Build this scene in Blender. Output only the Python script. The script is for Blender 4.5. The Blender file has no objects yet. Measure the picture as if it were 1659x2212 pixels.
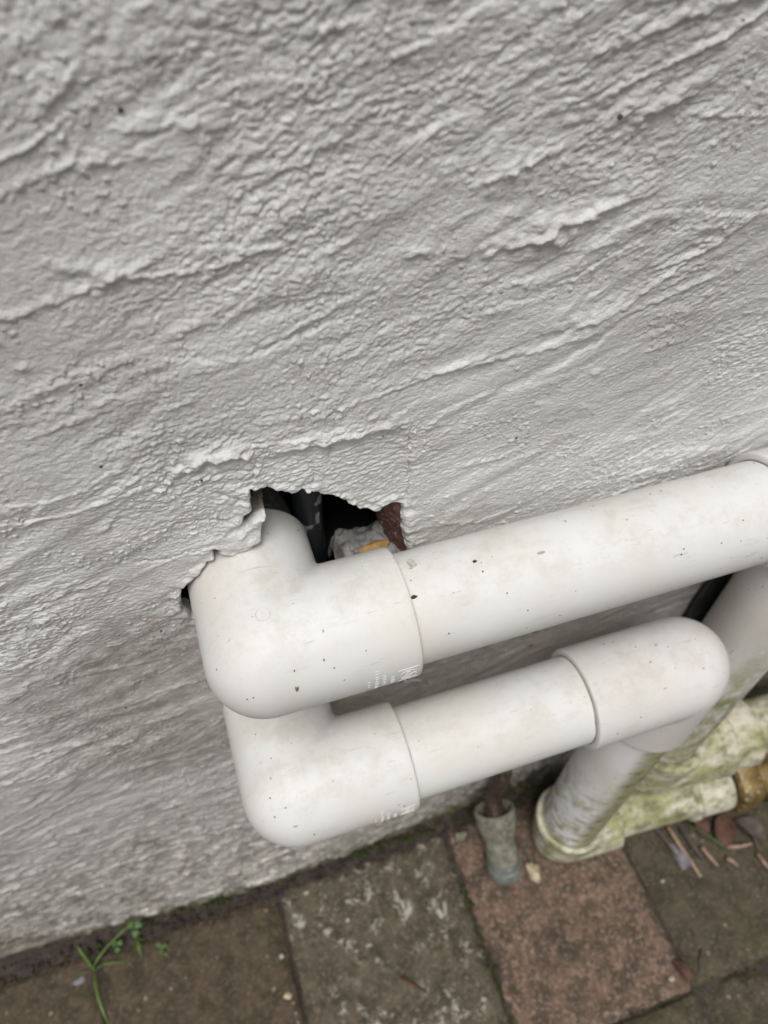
import bpy, math, random
import numpy as np
from mathutils import Vector, Matrix

random.seed(7)
rng = np.random.default_rng(11)
scene = bpy.context.scene
MM = 0.001

# ------------------------------------------------------------------ camera
cam_data = bpy.data.cameras.new('camera')
cam = bpy.data.objects.new('camera', cam_data)
scene.collection.objects.link(cam)
right = Vector((0.95017, -0.31152, 0.01167))
down = Vector((-0.23857, -0.75074, -0.61602))
fwd = Vector((0.20066, 0.58254, -0.78765))
cam.matrix_world = Matrix((
    (right.x, -down.x, -fwd.x, 0.0),
    (right.y, -down.y, -fwd.y, -0.166),
    (right.z, -down.z, -fwd.z, 0.650),
    (0, 0, 0, 1)))
cam_data.sensor_fit = 'HORIZONTAL'
cam_data.sensor_width = 36.0
cam_data.lens = 36.0 * 1662.0 / 1659.0
cam_data.clip_start = 0.005
cam_data.clip_end = 100.0
cam_data.dof.use_dof = True
cam_data.dof.focus_distance = 0.262
cam_data.dof.aperture_fstop = 15.0
scene.camera = cam

# ------------------------------------------------------------------ sky and sun (overcast)
world = bpy.data.worlds.new('World')
scene.world = world
world.use_nodes = True
wt = world.node_tree
wt.nodes.clear()
SUN_EL, SUN_AZ = math.radians(67), math.radians(202)      # azimuth measured clockwise from +Y
sky = wt.nodes.new('ShaderNodeTexSky')
sky.sky_type = 'NISHITA'
sky.sun_disc = False
sky.sun_elevation = SUN_EL
sky.sun_rotation = SUN_AZ
sky.air_density = 1.0
sky.dust_density = 4.0
sky.ozone_density = 1.0
hs = wt.nodes.new('ShaderNodeHueSaturation')
hs.inputs['Saturation'].default_value = 0.12
bg = wt.nodes.new('ShaderNodeBackground')
bg.inputs['Strength'].default_value = 0.083
wo = wt.nodes.new('ShaderNodeOutputWorld')
wt.links.new(sky.outputs[0], hs.inputs['Color'])
wt.links.new(hs.outputs[0], bg.inputs['Color'])
wt.links.new(bg.outputs[0], wo.inputs['Surface'])
sun_data = bpy.data.lights.new('sun', 'SUN')
sun_data.energy = 1.95
sun_data.angle = math.radians(26)
sun_data.color = (1.0, 0.985, 0.96)
sun = bpy.data.objects.new('sun', sun_data)
scene.collection.objects.link(sun)
sdir = Vector((math.sin(SUN_AZ) * math.cos(SUN_EL), math.cos(SUN_AZ) * math.cos(SUN_EL), math.sin(SUN_EL)))
sun.rotation_euler = (-sdir).to_track_quat('-Z', 'Y').to_euler()

scene.view_settings.view_transform = 'Standard'
scene.view_settings.look = 'None'
scene.view_settings.gamma = 1.0
scene.view_settings.use_curve_mapping = False
scene.view_settings.exposure = 0.10

# ------------------------------------------------------------------ helpers
def set_props(o, label=None, cat=None, group=None, kind=None):
    if label: o['label'] = label
    if cat: o['category'] = cat
    if group: o['group'] = group
    if kind: o['kind'] = kind
    return o

def thing(name, loc_mm, label, cat, group=None):
    o = bpy.data.objects.new(name, None)
    o.empty_display_size = 0.01
    o.location = Vector(loc_mm) * MM
    scene.collection.objects.link(o)
    return set_props(o, label, cat, group)

def world_loc(o):
    v = Vector((0, 0, 0))
    while o is not None:
        v += o.location
        o = o.parent
    return v

def build(name, verts, faces, mat, parent=None, smooth=True):
    """verts in world millimetres"""
    verts = np.asarray(verts, dtype=np.float64).reshape(-1, 3) * MM
    base = world_loc(parent) if parent is not None else Vector((0, 0, 0))
    if parent is None:
        c = verts.mean(axis=0); c[2] = verts[:, 2].min()
        origin = Vector(c)
    else:
        origin = base
    verts = verts - np.array(origin)
    me = bpy.data.meshes.new(name)
    if isinstance(faces, np.ndarray):
        n, k = faces.shape
        me.vertices.add(len(verts)); me.vertices.foreach_set('co', verts.astype(np.float32).ravel())
        me.loops.add(n * k); me.loops.foreach_set('vertex_index', faces.astype(np.int32).ravel())
        me.polygons.add(n)
        me.polygons.foreach_set('loop_start', np.arange(0, n * k, k, dtype=np.int32))
        me.polygons.foreach_set('loop_total', np.full(n, k, dtype=np.int32))
        me.update(calc_edges=True)
    else:
        me.from_pydata([tuple(v) for v in verts], [], faces)
        me.update()
    me.polygons.foreach_set('use_smooth', np.full(len(me.polygons), smooth, dtype=bool))
    me.materials.append(mat)
    o = bpy.data.objects.new(name, me)
    scene.collection.objects.link(o)
    if parent is not None:
        o.parent = parent
    else:
        o.location = origin
    return o

def grid_faces(nu, nv, closed_v=False, off=0):
    i = np.arange(nu - 1)[:, None]
    j = np.arange(nv if closed_v else nv - 1)[None, :]
    a = i * nv + j; b = i * nv + (j + 1) % nv
    c = (i + 1) * nv + (j + 1) % nv; d = (i + 1) * nv + j
    return np.stack([a, b, c, d], -1).reshape(-1, 4) + off

class MB:
    """collects quads and triangles into one mesh"""
    def __init__(self): self.v = []; self.f = []; self.n = 0
    def add(self, v, f):
        v = np.asarray(v, float).reshape(-1, 3)
        self.v.append(v); self.f += [tuple(int(k) + self.n for k in q) for q in f]; self.n += len(v)
    def out(self, name, mat, parent=None, smooth=True):
        return build(name, np.concatenate(self.v), self.f, mat, parent, smooth)

def frame(axis):
    a = np.array(axis, float); a /= np.linalg.norm(a)
    h = np.array([0, 0, 1.0]) if abs(a[2]) < 0.9 else np.array([1.0, 0, 0])
    u = np.cross(h, a); u /= np.linalg.norm(u)
    return a, u, np.cross(a, u)

def lathe(p0, axis, profile, n=48):
    """profile [(distance along axis, radius)...] -> verts, faces"""
    a, u, w = frame(axis)
    th = np.linspace(0, 2 * np.pi, n, endpoint=False)
    ring = np.cos(th)[:, None] * u + np.sin(th)[:, None] * w
    V = np.concatenate([np.array(p0) + a * s + ring * r for s, r in profile])
    return V, grid_faces(len(profile), n, True)[:, ::-1]

def tube(points, radii, n=8, cap=True):
    P = np.array(points, float)
    radii = np.full(len(P), radii) if np.isscalar(radii) else np.array(radii)
    T = np.gradient(P, axis=0); T /= np.linalg.norm(T, axis=1)[:, None]
    _, u, _ = frame(T[0])
    th = np.linspace(0, 2 * np.pi, n, endpoint=False)
    V = []
    for p, t, r in zip(P, T, radii):
        u = u - t * (u @ t); u /= np.linalg.norm(u); w = np.cross(t, u)
        V.append(p + r * (np.cos(th)[:, None] * u + np.sin(th)[:, None] * w))
    F = [tuple(q) for q in grid_faces(len(P), n, True)]
    V = np.concatenate(V)
    if cap:
        F.append(tuple(range(n))[::-1]); F.append(tuple(range((len(P) - 1) * n, len(P) * n)))
    return V, F

# ---- gradient noise in numpy
_perm = rng.permutation(4096)
_grad = np.stack([np.cos(np.linspace(0, 2 * np.pi, 4096, endpoint=False)), np.sin(np.linspace(0, 2 * np.pi, 4096, endpoint=False))], -1)[rng.permutation(4096)]
def pn(x, y, seed=0):
    xi = np.floor(x).astype(np.int64); yi = np.floor(y).astype(np.int64)
    xf = x - xi; yf = y - yi
    u = xf * xf * xf * (xf * (xf * 6 - 15) + 10); v = yf * yf * yf * (yf * (yf * 6 - 15) + 10)
    def g(ix, iy, dx, dy):
        h = _perm[(_perm[(ix + seed * 131) & 4095] + iy + seed * 57) & 4095]
        gr = _grad[h]
        return gr[..., 0] * dx + gr[..., 1] * dy
    n00 = g(xi, yi, xf, yf); n10 = g(xi + 1, yi, xf - 1, yf)
    n01 = g(xi, yi + 1, xf, yf - 1); n11 = g(xi + 1, yi + 1, xf - 1, yf - 1)
    return ((n00 * (1 - u) + n10 * u) * (1 - v) + (n01 * (1 - u) + n11 * u) * v) * 1.5
def sstep(a, b, x):
    t = np.clip((x - a) / (b - a), 0, 1)
    return t * t * (3 - 2 * t)

# ------------------------------------------------------------------ materials
class N:
    def __init__(self, name):
        self.m = bpy.data.materials.new(name); self.m.use_nodes = True
        self.t = self.m.node_tree; self.t.nodes.clear()
        self.out = self.t.nodes.new('ShaderNodeOutputMaterial')
        self.b = self.t.nodes.new('ShaderNodeBsdfPrincipled')
        self.t.links.new(self.b.outputs[0], self.out.inputs[0])
        g = self.t.nodes.new('ShaderNodeNewGeometry'); self.pos = g.outputs['Position']; self.nrm = g.outputs['Normal']
        self.h = None
    def link(self, a, b): self.t.links.new(a, b)
    def val(self, sock, v):
        if hasattr(v, 'default_value') and hasattr(v, 'links'): self.link(v, sock)
        else: sock.default_value = v
    def mapv(self, scale=(1, 1, 1), rot=(0, 0, 0), src=None):
        n = self.t.nodes.new('ShaderNodeMapping'); self.link(src or self.pos, n.inputs[0])
        n.inputs['Scale'].default_value = scale; n.inputs['Rotation'].default_value = rot
        return n.outputs[0]
    def noise(self, scale, detail=3, rough=0.55, vec=None, dist=0.0):
        n = self.t.nodes.new('ShaderNodeTexNoise'); self.link(vec or self.pos, n.inputs['Vector'])
        n.inputs['Scale'].default_value = scale; n.inputs['Detail'].default_value = detail
        n.inputs['Roughness'].default_value = rough; n.inputs['Distortion'].default_value = dist
        return n.outputs['Fac']
    def voro(self, scale, vec=None, out='Distance', rand=1.0):
        n = self.t.nodes.new('ShaderNodeTexVoronoi'); self.link(vec or self.pos, n.inputs['Vector'])
        n.inputs['Scale'].default_value = scale; n.inputs['Randomness'].default_value = rand
        return n.outputs['Distance'], n.outputs['Color']
    def ramp(self, fac, a, b, c0=(0, 0, 0, 1), c1=(1, 1, 1, 1)):
        n = self.t.nodes.new('ShaderNodeMapRange'); n.interpolation_type = 'SMOOTHSTEP'
        self.link(fac, n.inputs[0]); n.inputs[1].default_value = a; n.inputs[2].default_value = b
        return n.outputs[0]
    def math(self, op, a, b=0.0):
        n = self.t.nodes.new('ShaderNodeMath'); n.operation = op; n.use_clamp = False
        self.val(n.inputs[0], a); self.val(n.inputs[1], b)
        return n.outputs[0]
    def mix(self, fac, a, b):
        n = self.t.nodes.new('ShaderNodeMix'); n.data_type = 'RGBA'
        self.val(n.inputs[0], fac)
        for s, v in ((n.inputs[6], a), (n.inputs[7], b)):
            if isinstance(v, tuple): s.default_value = v + (1,) if len(v) == 3 else v
            else: self.link(v, s)
        return n.outputs[2]
    def xyz(self, src=None):
        n = self.t.nodes.new('ShaderNodeSeparateXYZ'); self.link(src or self.pos, n.inputs[0]); return n.outputs
    def bump(self, h, strength=0.3, dist=0.0005):
        n = self.t.nodes.new('ShaderNodeBump'); n.inputs['Strength'].default_value = strength; n.inputs['Distance'].default_value = dist
        self.link(h, n.inputs['Height'])
        if self.h is not None: self.link(self.h, n.inputs['Normal'])
        self.h = n.outputs[0]
    def specks(self, scale, prob, r0, vec=None, r1=None):
        """sparse round specks: 1 inside"""
        d, c = self.voro(scale, vec)
        s = self.xyz(c)
        hit = self.math('LESS_THAN', s[0], prob)
        rad = self.math('MULTIPLY', s[1], r0)
        ins = self.math('LESS_THAN', d, rad)
        return self.math('MULTIPLY', hit, ins)
    def done(self, col, rough=0.6, spec=0.4):
        if isinstance(col, tuple): self.b.inputs['Base Color'].default_value = col + (1,)
        else: self.link(col, self.b.inputs['Base Color'])
        self.val(self.b.inputs['Roughness'], rough)
        self.b.inputs['Specular IOR Level'].default_value = spec
        if self.h is not None: self.link(self.h, self.b.inputs['Normal'])
        return self.m

def mat_wall():
    n = N('painted_render')
    big = n.noise(14, 4, 0.6); mid = n.noise(60, 4, 0.6); fine = n.noise(260, 3, 0.6)
    col = n.mix(n.ramp(big, 0.35, 0.68), (0.735, 0.729, 0.71), (0.635, 0.627, 0.603))
    col = n.mix(n.math('MULTIPLY', n.ramp(mid, 0.52, 0.75), 0.35), col, (0.47, 0.455, 0.42))
    # greenish grime patches
    col = n.mix(n.math('MULTIPLY', n.ramp(n.noise(22, 5, 0.65, n.mapv((1, 1, 1.6))), 0.53, 0.74), 0.50), col, (0.37, 0.335, 0.265))
    drip = n.math('MULTIPLY', n.ramp(n.noise(42, 5, 0.7, n.mapv((1, 1, 0.16))), 0.54, 0.70), n.ramp(n.noise(10, 2), 0.42, 0.60))
    col = n.mix(n.math('MULTIPLY', drip, 0.30), col, (0.40, 0.37, 0.31))
    x, y, z = n.xyz()
    # splash dirt in the lowest part of the wall
    zz = n.math('ADD', z, n.math('MULTIPLY', n.math('SUBTRACT', big, 0.5), 0.30))
    low = n.math('SUBTRACT', 1.0, n.ramp(zz, 0.02, 0.36))
    col = n.mix(n.math('MULTIPLY', low, 0.72), col, (0.32, 0.295, 0.25))
    blot = n.math('MULTIPLY', n.ramp(n.noise(48, 6, 0.78, n.mapv((1, 1, 0.6))), 0.48, 0.62), low)
    col = n.mix(n.math('MULTIPLY', blot, 0.75), col, (0.19, 0.18, 0.155))
    chips = n.math('MULTIPLY', n.ramp(n.noise(80, 4, 0.65, n.mapv((0.55, 1, 1.6))), 0.56, 0.62), low)
    col = n.mix(n.math('MULTIPLY', chips, 0.8), col, (0.74, 0.70, 0.65))
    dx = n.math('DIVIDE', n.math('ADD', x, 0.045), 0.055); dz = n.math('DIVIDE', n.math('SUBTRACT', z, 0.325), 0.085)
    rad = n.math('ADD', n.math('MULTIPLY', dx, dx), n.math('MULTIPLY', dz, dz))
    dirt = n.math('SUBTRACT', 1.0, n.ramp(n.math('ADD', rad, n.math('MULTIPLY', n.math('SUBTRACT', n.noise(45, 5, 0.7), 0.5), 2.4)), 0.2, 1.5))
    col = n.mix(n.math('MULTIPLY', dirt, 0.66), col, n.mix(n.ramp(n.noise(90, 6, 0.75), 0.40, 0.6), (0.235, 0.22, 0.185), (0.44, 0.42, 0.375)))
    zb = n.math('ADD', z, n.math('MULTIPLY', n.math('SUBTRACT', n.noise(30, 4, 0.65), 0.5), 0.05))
    band = n.math('MULTIPLY', n.math('SUBTRACT', 1.0, n.ramp(zb, 0.355, 0.385)), n.ramp(n.math('ADD', x, n.math('MULTIPLY', n.math('SUBTRACT', big, 0.5), 0.1)), -0.01, 0.04))  # wall grime behind the pipes, with the shade under them painted in
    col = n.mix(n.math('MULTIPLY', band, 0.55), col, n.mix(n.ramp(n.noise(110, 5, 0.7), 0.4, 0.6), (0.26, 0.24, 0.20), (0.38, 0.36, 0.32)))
    # black-green algae stain with shadow painted in, lowest strip behind the downpipes
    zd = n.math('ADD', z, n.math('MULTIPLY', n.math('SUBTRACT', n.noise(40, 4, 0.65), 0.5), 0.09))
    stain_shade = n.math('MULTIPLY', n.math('SUBTRACT', 1.0, n.ramp(zd, 0.018, 0.060)), n.ramp(n.math('ADD', x, n.math('MULTIPLY', n.math('SUBTRACT', mid, 0.5), 0.08)), 0.07, 0.17))
    dark_right = n.math('MULTIPLY', n.math('SUBTRACT', 1.0, n.ramp(zd, 0.07, 0.16)), n.ramp(x, 0.24, 0.33))  # darker tone low on the wall, growing towards the right
    col = n.mix(n.math('MULTIPLY', n.math('MAXIMUM', stain_shade, dark_right), 0.9), col, n.mix(n.ramp(fine, 0.4, 0.6), (0.045, 0.040, 0.026), (0.075, 0.078, 0.045)))
    # algae line at the very foot
    foot = n.math('SUBTRACT', 1.0, n.ramp(n.math('ADD', z, n.math('MULTIPLY', n.math('SUBTRACT', mid, 0.5), 0.03)), 0.004, 0.014))
    col = n.mix(n.math('MULTIPLY', foot, 0.85), col, n.mix(n.ramp(fine, 0.4, 0.6), (0.10, 0.085, 0.03), (0.035, 0.05, 0.015)))
    # rust and soot specks
    zone = n.ramp(n.noise(9, 2), 0.50, 0.62)
    rust = n.math('MULTIPLY', n.specks(140, 0.045, 0.30), zone)
    col = n.mix(n.math('MULTIPLY', rust, 0.8), col, (0.36, 0.14, 0.045))
    soot = n.math('ADD', n.specks(120, 0.05, 0.075), n.specks(300, 0.016, 0.26))
    col = n.mix(n.math('MINIMUM', soot, 0.92), col, (0.02, 0.018, 0.016))
    # broken, unpainted render inside the hole edge
    raw = n.ramp(n.math('ADD', y, n.math('MULTIPLY', n.math('SUBTRACT', fine, 0.5), 0.003)), 0.0024, 0.0040)
    col = n.mix(raw, col, n.mix(n.ramp(mid, 0.4, 0.6), (0.30, 0.275, 0.23), (0.20, 0.18, 0.15)))
    vv = n.mapv((0.55, 1, 1.3), (0, math.radians(-12), 0))
    n.bump(n.noise(560, 5, 0.72, n.mapv((0.75, 1, 0.85), (0, math.radians(-12), 0))), 0.8, 0.0008)
    n.bump(n.noise(1400, 3, 0.65, vv), 0.75, 0.0004)
    return n.done(col, n.math('ADD', 0.24, n.math('MULTIPLY', mid, 0.30)), 0.5)

def mat_pvc(name, base=(0.735, 0.735, 0.722), dust=(0.52, 0.48, 0.41), dust_amt=0.50, algae=None, rough=0.38):
    n = N(name)
    big = n.noise(26, 4, 0.6); mid = n.noise(110, 4, 0.65); fine = n.noise(700, 3, 0.6)
    x, y, z = n.xyz()
    col = n.mix(n.ramp(big, 0.3, 0.7), base, tuple(c * k for c, k in zip(base, (0.95, 0.935, 0.90))))
    # dust settled on upward faces
    nx, ny, nz = n.xyz(n.nrm)
    up = n.ramp(nz, 0.45, 1.0)
    d = n.math('MULTIPLY', n.math('MULTIPLY', up, n.ramp(n.noise(60, 7, 0.8), 0.42, 0.68)), dust_amt)
    col = n.mix(d, col, dust)
    st = n.noise(180, 4, 0.7, n.mapv((0.25, 1, 1)))
    col = n.mix(n.math('MULTIPLY', n.ramp(st, 0.58, 0.72), 0.22), col, (0.48, 0.45, 0.40))
    scuff = n.ramp(n.noise(420, 3, 0.8, n.mapv((0.12, 1, 0.8), (0.2, 0.1, 0.25))), 0.64, 0.70)
    col = n.mix(n.math('MULTIPLY', scuff, 0.42), col, (0.40, 0.37, 0.33))
    warm = n.ramp(n.noise(19, 3, 0.6), 0.45, 0.70)
    col = n.mix(n.math('MULTIPLY', warm, 0.42), col, (0.64, 0.575, 0.485))
    if algae:
        g = algae(n, x, y, z, nx, ny, nz, big, mid)
        gcol = n.mix(n.ramp(n.noise(90, 4, 0.6), 0.35, 0.65), (0.32, 0.32, 0.13), (0.18, 0.19, 0.05))
        col = n.mix(g[0], col, gcol)
        col = n.mix(g[1], col, (0.13, 0.125, 0.07))
    sp = n.math('ADD', n.specks(190, 0.26, 0.075), n.specks(420, 0.09, 0.20))
    fl = n.specks(230, 0.10, 0.14, n.mapv((0.35, 1, 1), (0, 0, 0.5)))
    fl2 = n.specks(260, 0.08, 0.12, n.mapv((1, 0.4, 1), (0.3, 0.7, 0)))
    col = n.mix(n.math('MINIMUM', sp, 0.9), col, (0.045, 0.04, 0.036))
    col = n.mix(n.math('MINIMUM', n.math('MULTIPLY', n.math('ADD', fl, fl2), 0.6), 0.6), col, (0.16, 0.13, 0.10))
    n.bump(fine, 0.10, 0.0002)
    n.bump(n.noise(60, 2), 0.15, 0.0008)
    return n.done(col, n.math('ADD', rough + 0.02, n.math('MULTIPLY', mid, 0.28)), 0.4)

def alg_down1(n, x, y, z, nx, ny, nz, big, mid):
    side = n.ramp(n.math('ADD', n.math('MULTIPLY', nx, 0.55), n.math('MULTIPLY', ny, -0.83)), 0.35, 0.78)
    lowz = n.math('SUBTRACT', 1.0, n.ramp(z, 0.06, 0.22))
    s = n.noise(60, 4, 0.7, n.mapv((1, 1, 0.5)))
    a = n.math('MAXIMUM', side, n.math('MULTIPLY', lowz, n.ramp(s, 0.42, 0.6)))
    a = n.math('MULTIPLY', a, n.ramp(mid, 0.18, 0.42))
    k = n.math('MULTIPLY', n.ramp(n.noise(120, 4, 0.65, n.mapv((0.7, 0.7, 1.5), (0.3, 0.2, 0))), 0.49, 0.66), n.math('MULTIPLY', n.ramp(n.math('ADD', lowz, side), 0.1, 0.8), 0.8))
    return n.math('MULTIPLY', a, 0.85), k
def alg_down2(n, x, y, z, nx, ny, nz, big, mid):
    side = n.ramp(n.math('ADD', n.math('MULTIPLY', nx, 0.45), n.math('MULTIPLY', ny, -0.88)), 0.10, 0.65)
    lowz = n.math('SUBTRACT', 1.0, n.ramp(z, 0.14, 0.27))
    a = n.math('MAXIMUM', n.math('MULTIPLY', side, n.math('SUBTRACT', 1.0, n.ramp(z, 0.22, 0.34))), n.math('MULTIPLY', lowz, n.ramp(mid, 0.30, 0.60)))
    a = n.math('MULTIPLY', a, n.ramp(n.noise(75, 6, 0.75, n.mapv((1, 1, 0.5))), 0.30, 0.56))
    k = n.math('MULTIPLY', n.ramp(n.noise(110, 3, 0.6), 0.60, 0.66), n.math('MULTIPLY', n.ramp(lowz, 0.1, 0.7), 0.75))
    return n.math('MULTIPLY', a, 0.85), k
def alg_base(n, x, y, z, nx, ny, nz, big, mid):
    a = n.math('MULTIPLY', n.ramp(n.noise(48, 6, 0.75, n.mapv((0.6, 1, 1))), 0.40, 0.60), 0.85)
    k = n.math('MULTIPLY', n.ramp(n.noise(110, 6, 0.75, n.mapv((0.6, 1, 1))), 0.47, 0.64), 0.8)
    return a, k

M = {}
M['wall'] = mat_wall()
M['pvc'] = mat_pvc('white_pvc')
M['pvc_old'] = mat_pvc('white_pvc_dusty', (0.715, 0.705, 0.69), (0.46, 0.41, 0.35), 0.45)
M['pvc_d1'] = mat_pvc('pvc_with_algae', (0.84, 0.85, 0.86), algae=alg_down1)
M['pvc_d2'] = mat_pvc('pvc_with_green_film', (0.80, 0.795, 0.775), algae=alg_down2)
M['pvc_base'] = mat_pvc('pvc_stained', (0.66, 0.62, 0.52), (0.36, 0.31, 0.22), 0.6, algae=alg_base, rough=0.5)

def simple(name, c0, c1, scale=60, rough=0.7, spec=0.3, bump=0.4, bdist=0.0006, bscale=None, c2=None, metallic=0.0):
    n = N(name)
    f = n.noise(scale, 5, 0.65)
    col = n.mix(n.ramp(f, 0.32, 0.68), c0, c1)
    if c2: col = n.mix(n.ramp(n.noise(scale * 2.3, 4, 0.65), 0.56, 0.66), col, c2)
    n.bump(n.noise(bscale or scale * 5, 4, 0.65), bump, bdist)
    n.b.inputs['Metallic'].default_value = metallic
    return n.done(col, rough, spec)

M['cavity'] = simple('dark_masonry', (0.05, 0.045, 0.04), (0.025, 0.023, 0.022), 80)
M['brick'] = simple('broken_brick', (0.20, 0.095, 0.075), (0.11, 0.06, 0.052), 160, 0.85, 0.2, 0.8, 0.0012, 500, (0.34, 0.30, 0.27))
M['mortar'] = simple('grey_mortar', (0.34, 0.33, 0.32), (0.20, 0.195, 0.19), 170, 0.9, 0.2, 0.9, 0.0012, 600, (0.11, 0.105, 0.10))
M['foam'] = simple('ochre_sealant', (0.46, 0.28, 0.09), (0.33, 0.20, 0.07), 300, 0.6, 0.4)
M['black'] = simple('black_plastic', (0.016, 0.017, 0.018), (0.032, 0.034, 0.036), 150, 0.38, 0.5, 0.15)
M['hose'] = simple('black_hose_paint_spots', (0.018, 0.020, 0.022), (0.03, 0.034, 0.038), 150, 0.42, 0.5, 0.2, 0.0005, None, None)
M['brass'] = simple('tarnished_brass', (0.27, 0.18, 0.055), (0.10, 0.07, 0.03), 130, 0.42, 0.5, 0.5, 0.0007, 400, (0.48, 0.42, 0.27), 0.35)
M['rust'] = simple('rusty_metal', (0.085, 0.055, 0.038), (0.035, 0.026, 0.021), 260, 0.5, 0.5, 0.5, 0.0005, None, (0.30, 0.25, 0.19), 0.3)
M['stub'] = simple('weathered_grey_plastic', (0.235, 0.23, 0.18), (0.105, 0.105, 0.08), 140, 0.7, 0.3, 0.4, 0.0006, None, (0.30, 0.30, 0.17))
M['stub_green'] = simple('grey_green_plastic', (0.17, 0.185, 0.16), (0.09, 0.105, 0.088), 120, 0.55, 0.4, 0.4, 0.0006, None, (0.30, 0.29, 0.25))
M['grime'] = simple('dirty_cement', (0.36, 0.325, 0.27), (0.17, 0.15, 0.125), 260, 0.9, 0.2)
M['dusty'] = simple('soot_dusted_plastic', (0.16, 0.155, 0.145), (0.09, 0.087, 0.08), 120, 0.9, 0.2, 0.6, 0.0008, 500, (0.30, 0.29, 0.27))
M['soil'] = simple('dark_soil', (0.045, 0.036, 0.032), (0.085, 0.066, 0.056), 130, 0.95, 0.15, 1.0, 0.002, 420)
M['moss'] = simple('moss', (0.05, 0.058, 0.02), (0.028, 0.034, 0.012), 300, 0.9, 0.2, 0.8, 0.001, 900)
M['grass'] = simple('grass_blade', (0.09, 0.18, 0.03), (0.14, 0.25, 0.05), 120, 0.5, 0.4, 0.1)
M['grass_dark'] = simple('dark_grass_blade', (0.06, 0.12, 0.04), (0.10, 0.17, 0.07), 120, 0.5, 0.4, 0.1)
M['clover'] = simple('clover_leaf', (0.065, 0.155, 0.022), (0.03, 0.085, 0.014), 200, 0.5, 0.4, 0.1)
M['pale_stone'] = simple('pale_stone', (0.46, 0.41, 0.33), (0.28, 0.245, 0.19), 200, 0.8, 0.3)
M['cream_stone'] = simple('cream_stone', (0.60, 0.50, 0.33), (0.38, 0.31, 0.20), 150, 0.8, 0.3)
M['grey_stone'] = simple('grey_stone', (0.24, 0.225, 0.23), (0.15, 0.14, 0.15), 150, 0.8, 0.3)
M['twig'] = simple('straw_twig', (0.42, 0.29, 0.21), (0.26, 0.17, 0.13), 200, 0.8, 0.3)
M['twig_dark'] = simple('dark_twig', (0.13, 0.10, 0.09), (0.07, 0.055, 0.05), 200, 0.8, 0.3)
M['leaf'] = simple('dead_leaf', (0.13, 0.065, 0.045), (0.07, 0.038, 0.03), 150, 0.75, 0.3)
M['flake'] = simple('brown_flake', (0.30, 0.20, 0.15), (0.17, 0.11, 0.085), 900, 0.8, 0.3)
M['crumb'] = simple('dark_crumb', (0.03, 0.027, 0.025), (0.06, 0.05, 0.045), 900, 0.8, 0.3)
M['thread'] = simple('white_thread', (0.66, 0.66, 0.65), (0.55, 0.55, 0.53), 300, 0.5, 0.4, 0.1)
M['plaster_bit'] = simple('plaster_crumb', (0.62, 0.60, 0.55), (0.45, 0.42, 0.37), 500, 0.8, 0.3, 0.7, 0.0006, 1500)

def mat_hose():
    n = N('black_hose_with_paint_spots')
    f = n.noise(150, 3)
    col = n.mix(f, (0.014, 0.016, 0.018), (0.030, 0.034, 0.038))
    d = n.ramp(n.noise(95, 2, 0.5, n.mapv((1, 1, 0.7))), 0.60, 0.64)
    col = n.mix(n.math('MULTIPLY', d, 0.8), col, (0.42, 0.41, 0.40))
    return n.done(col, 0.42, 0.5)
M['hose'] = mat_hose()

def mat_paver(name, c0, c1, c2, lichen=0.0, red=0.0, moss=0.25):
    n = N(name)
    big = n.noise(16, 4, 0.6); mid = n.noise(70, 6, 0.75); fine = n.noise(300, 5, 0.75)
    col = n.mix(n.ramp(mid, 0.40, 0.60), c0, c1)
    col = n.mix(n.math('MULTIPLY', n.ramp(fine, 0.50, 0.62), 0.8), col, c2)
    col = n.mix(n.math('MULTIPLY', n.ramp(big, 0.5, 0.72), moss), col, (0.075, 0.078, 0.04))
    if lichen:
        sp = n.ramp(n.noise(65, 6, 0.78, None, 0.6), 0.54, 0.62)
        zone = n.ramp(n.noise(17, 2), 0.40, 0.54)
        col = n.mix(n.math('MULTIPLY', n.math('MULTIPLY', sp, zone), lichen), col, (0.47, 0.44, 0.37))
    dk = n.ramp(n.noise(34, 6, 0.75), 0.50, 0.66)
    col = n.mix(n.math('MULTIPLY', dk, 0.5), col, (0.045, 0.038, 0.028))
    g = n.specks(170, 0.22, 0.26)
    col = n.mix(n.math('MULTIPLY', g, 0.6), col, (0.36, 0.30, 0.24))
    g2 = n.specks(260, 0.25, 0.35)
    col = n.mix(n.math('MULTIPLY', g2, 0.55), col, (0.045, 0.038, 0.033))
    n.bump(fine, 0.95, 0.0016); n.bump(n.noise(1100, 3, 0.6), 0.35, 0.0004)
    return n.done(col, 0.88, 0.22)
M['pv_brown'] = mat_paver('paver_brown', (0.100, 0.076, 0.050), (0.062, 0.048, 0.032), (0.15, 0.118, 0.082))
M['pv_lichen'] = mat_paver('paver_lichen', (0.125, 0.103, 0.073), (0.070, 0.057, 0.039), (0.19, 0.16, 0.12), lichen=0.95)
M['pv_red'] = mat_paver('paver_red', (0.180, 0.118, 0.088), (0.080, 0.060, 0.043), (0.33, 0.235, 0.185), moss=0.15)
M['pv_olive'] = mat_paver('paver_olive', (0.098, 0.081, 0.054), (0.058, 0.048, 0.032), (0.15, 0.125, 0.088), moss=0.45)

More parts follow.
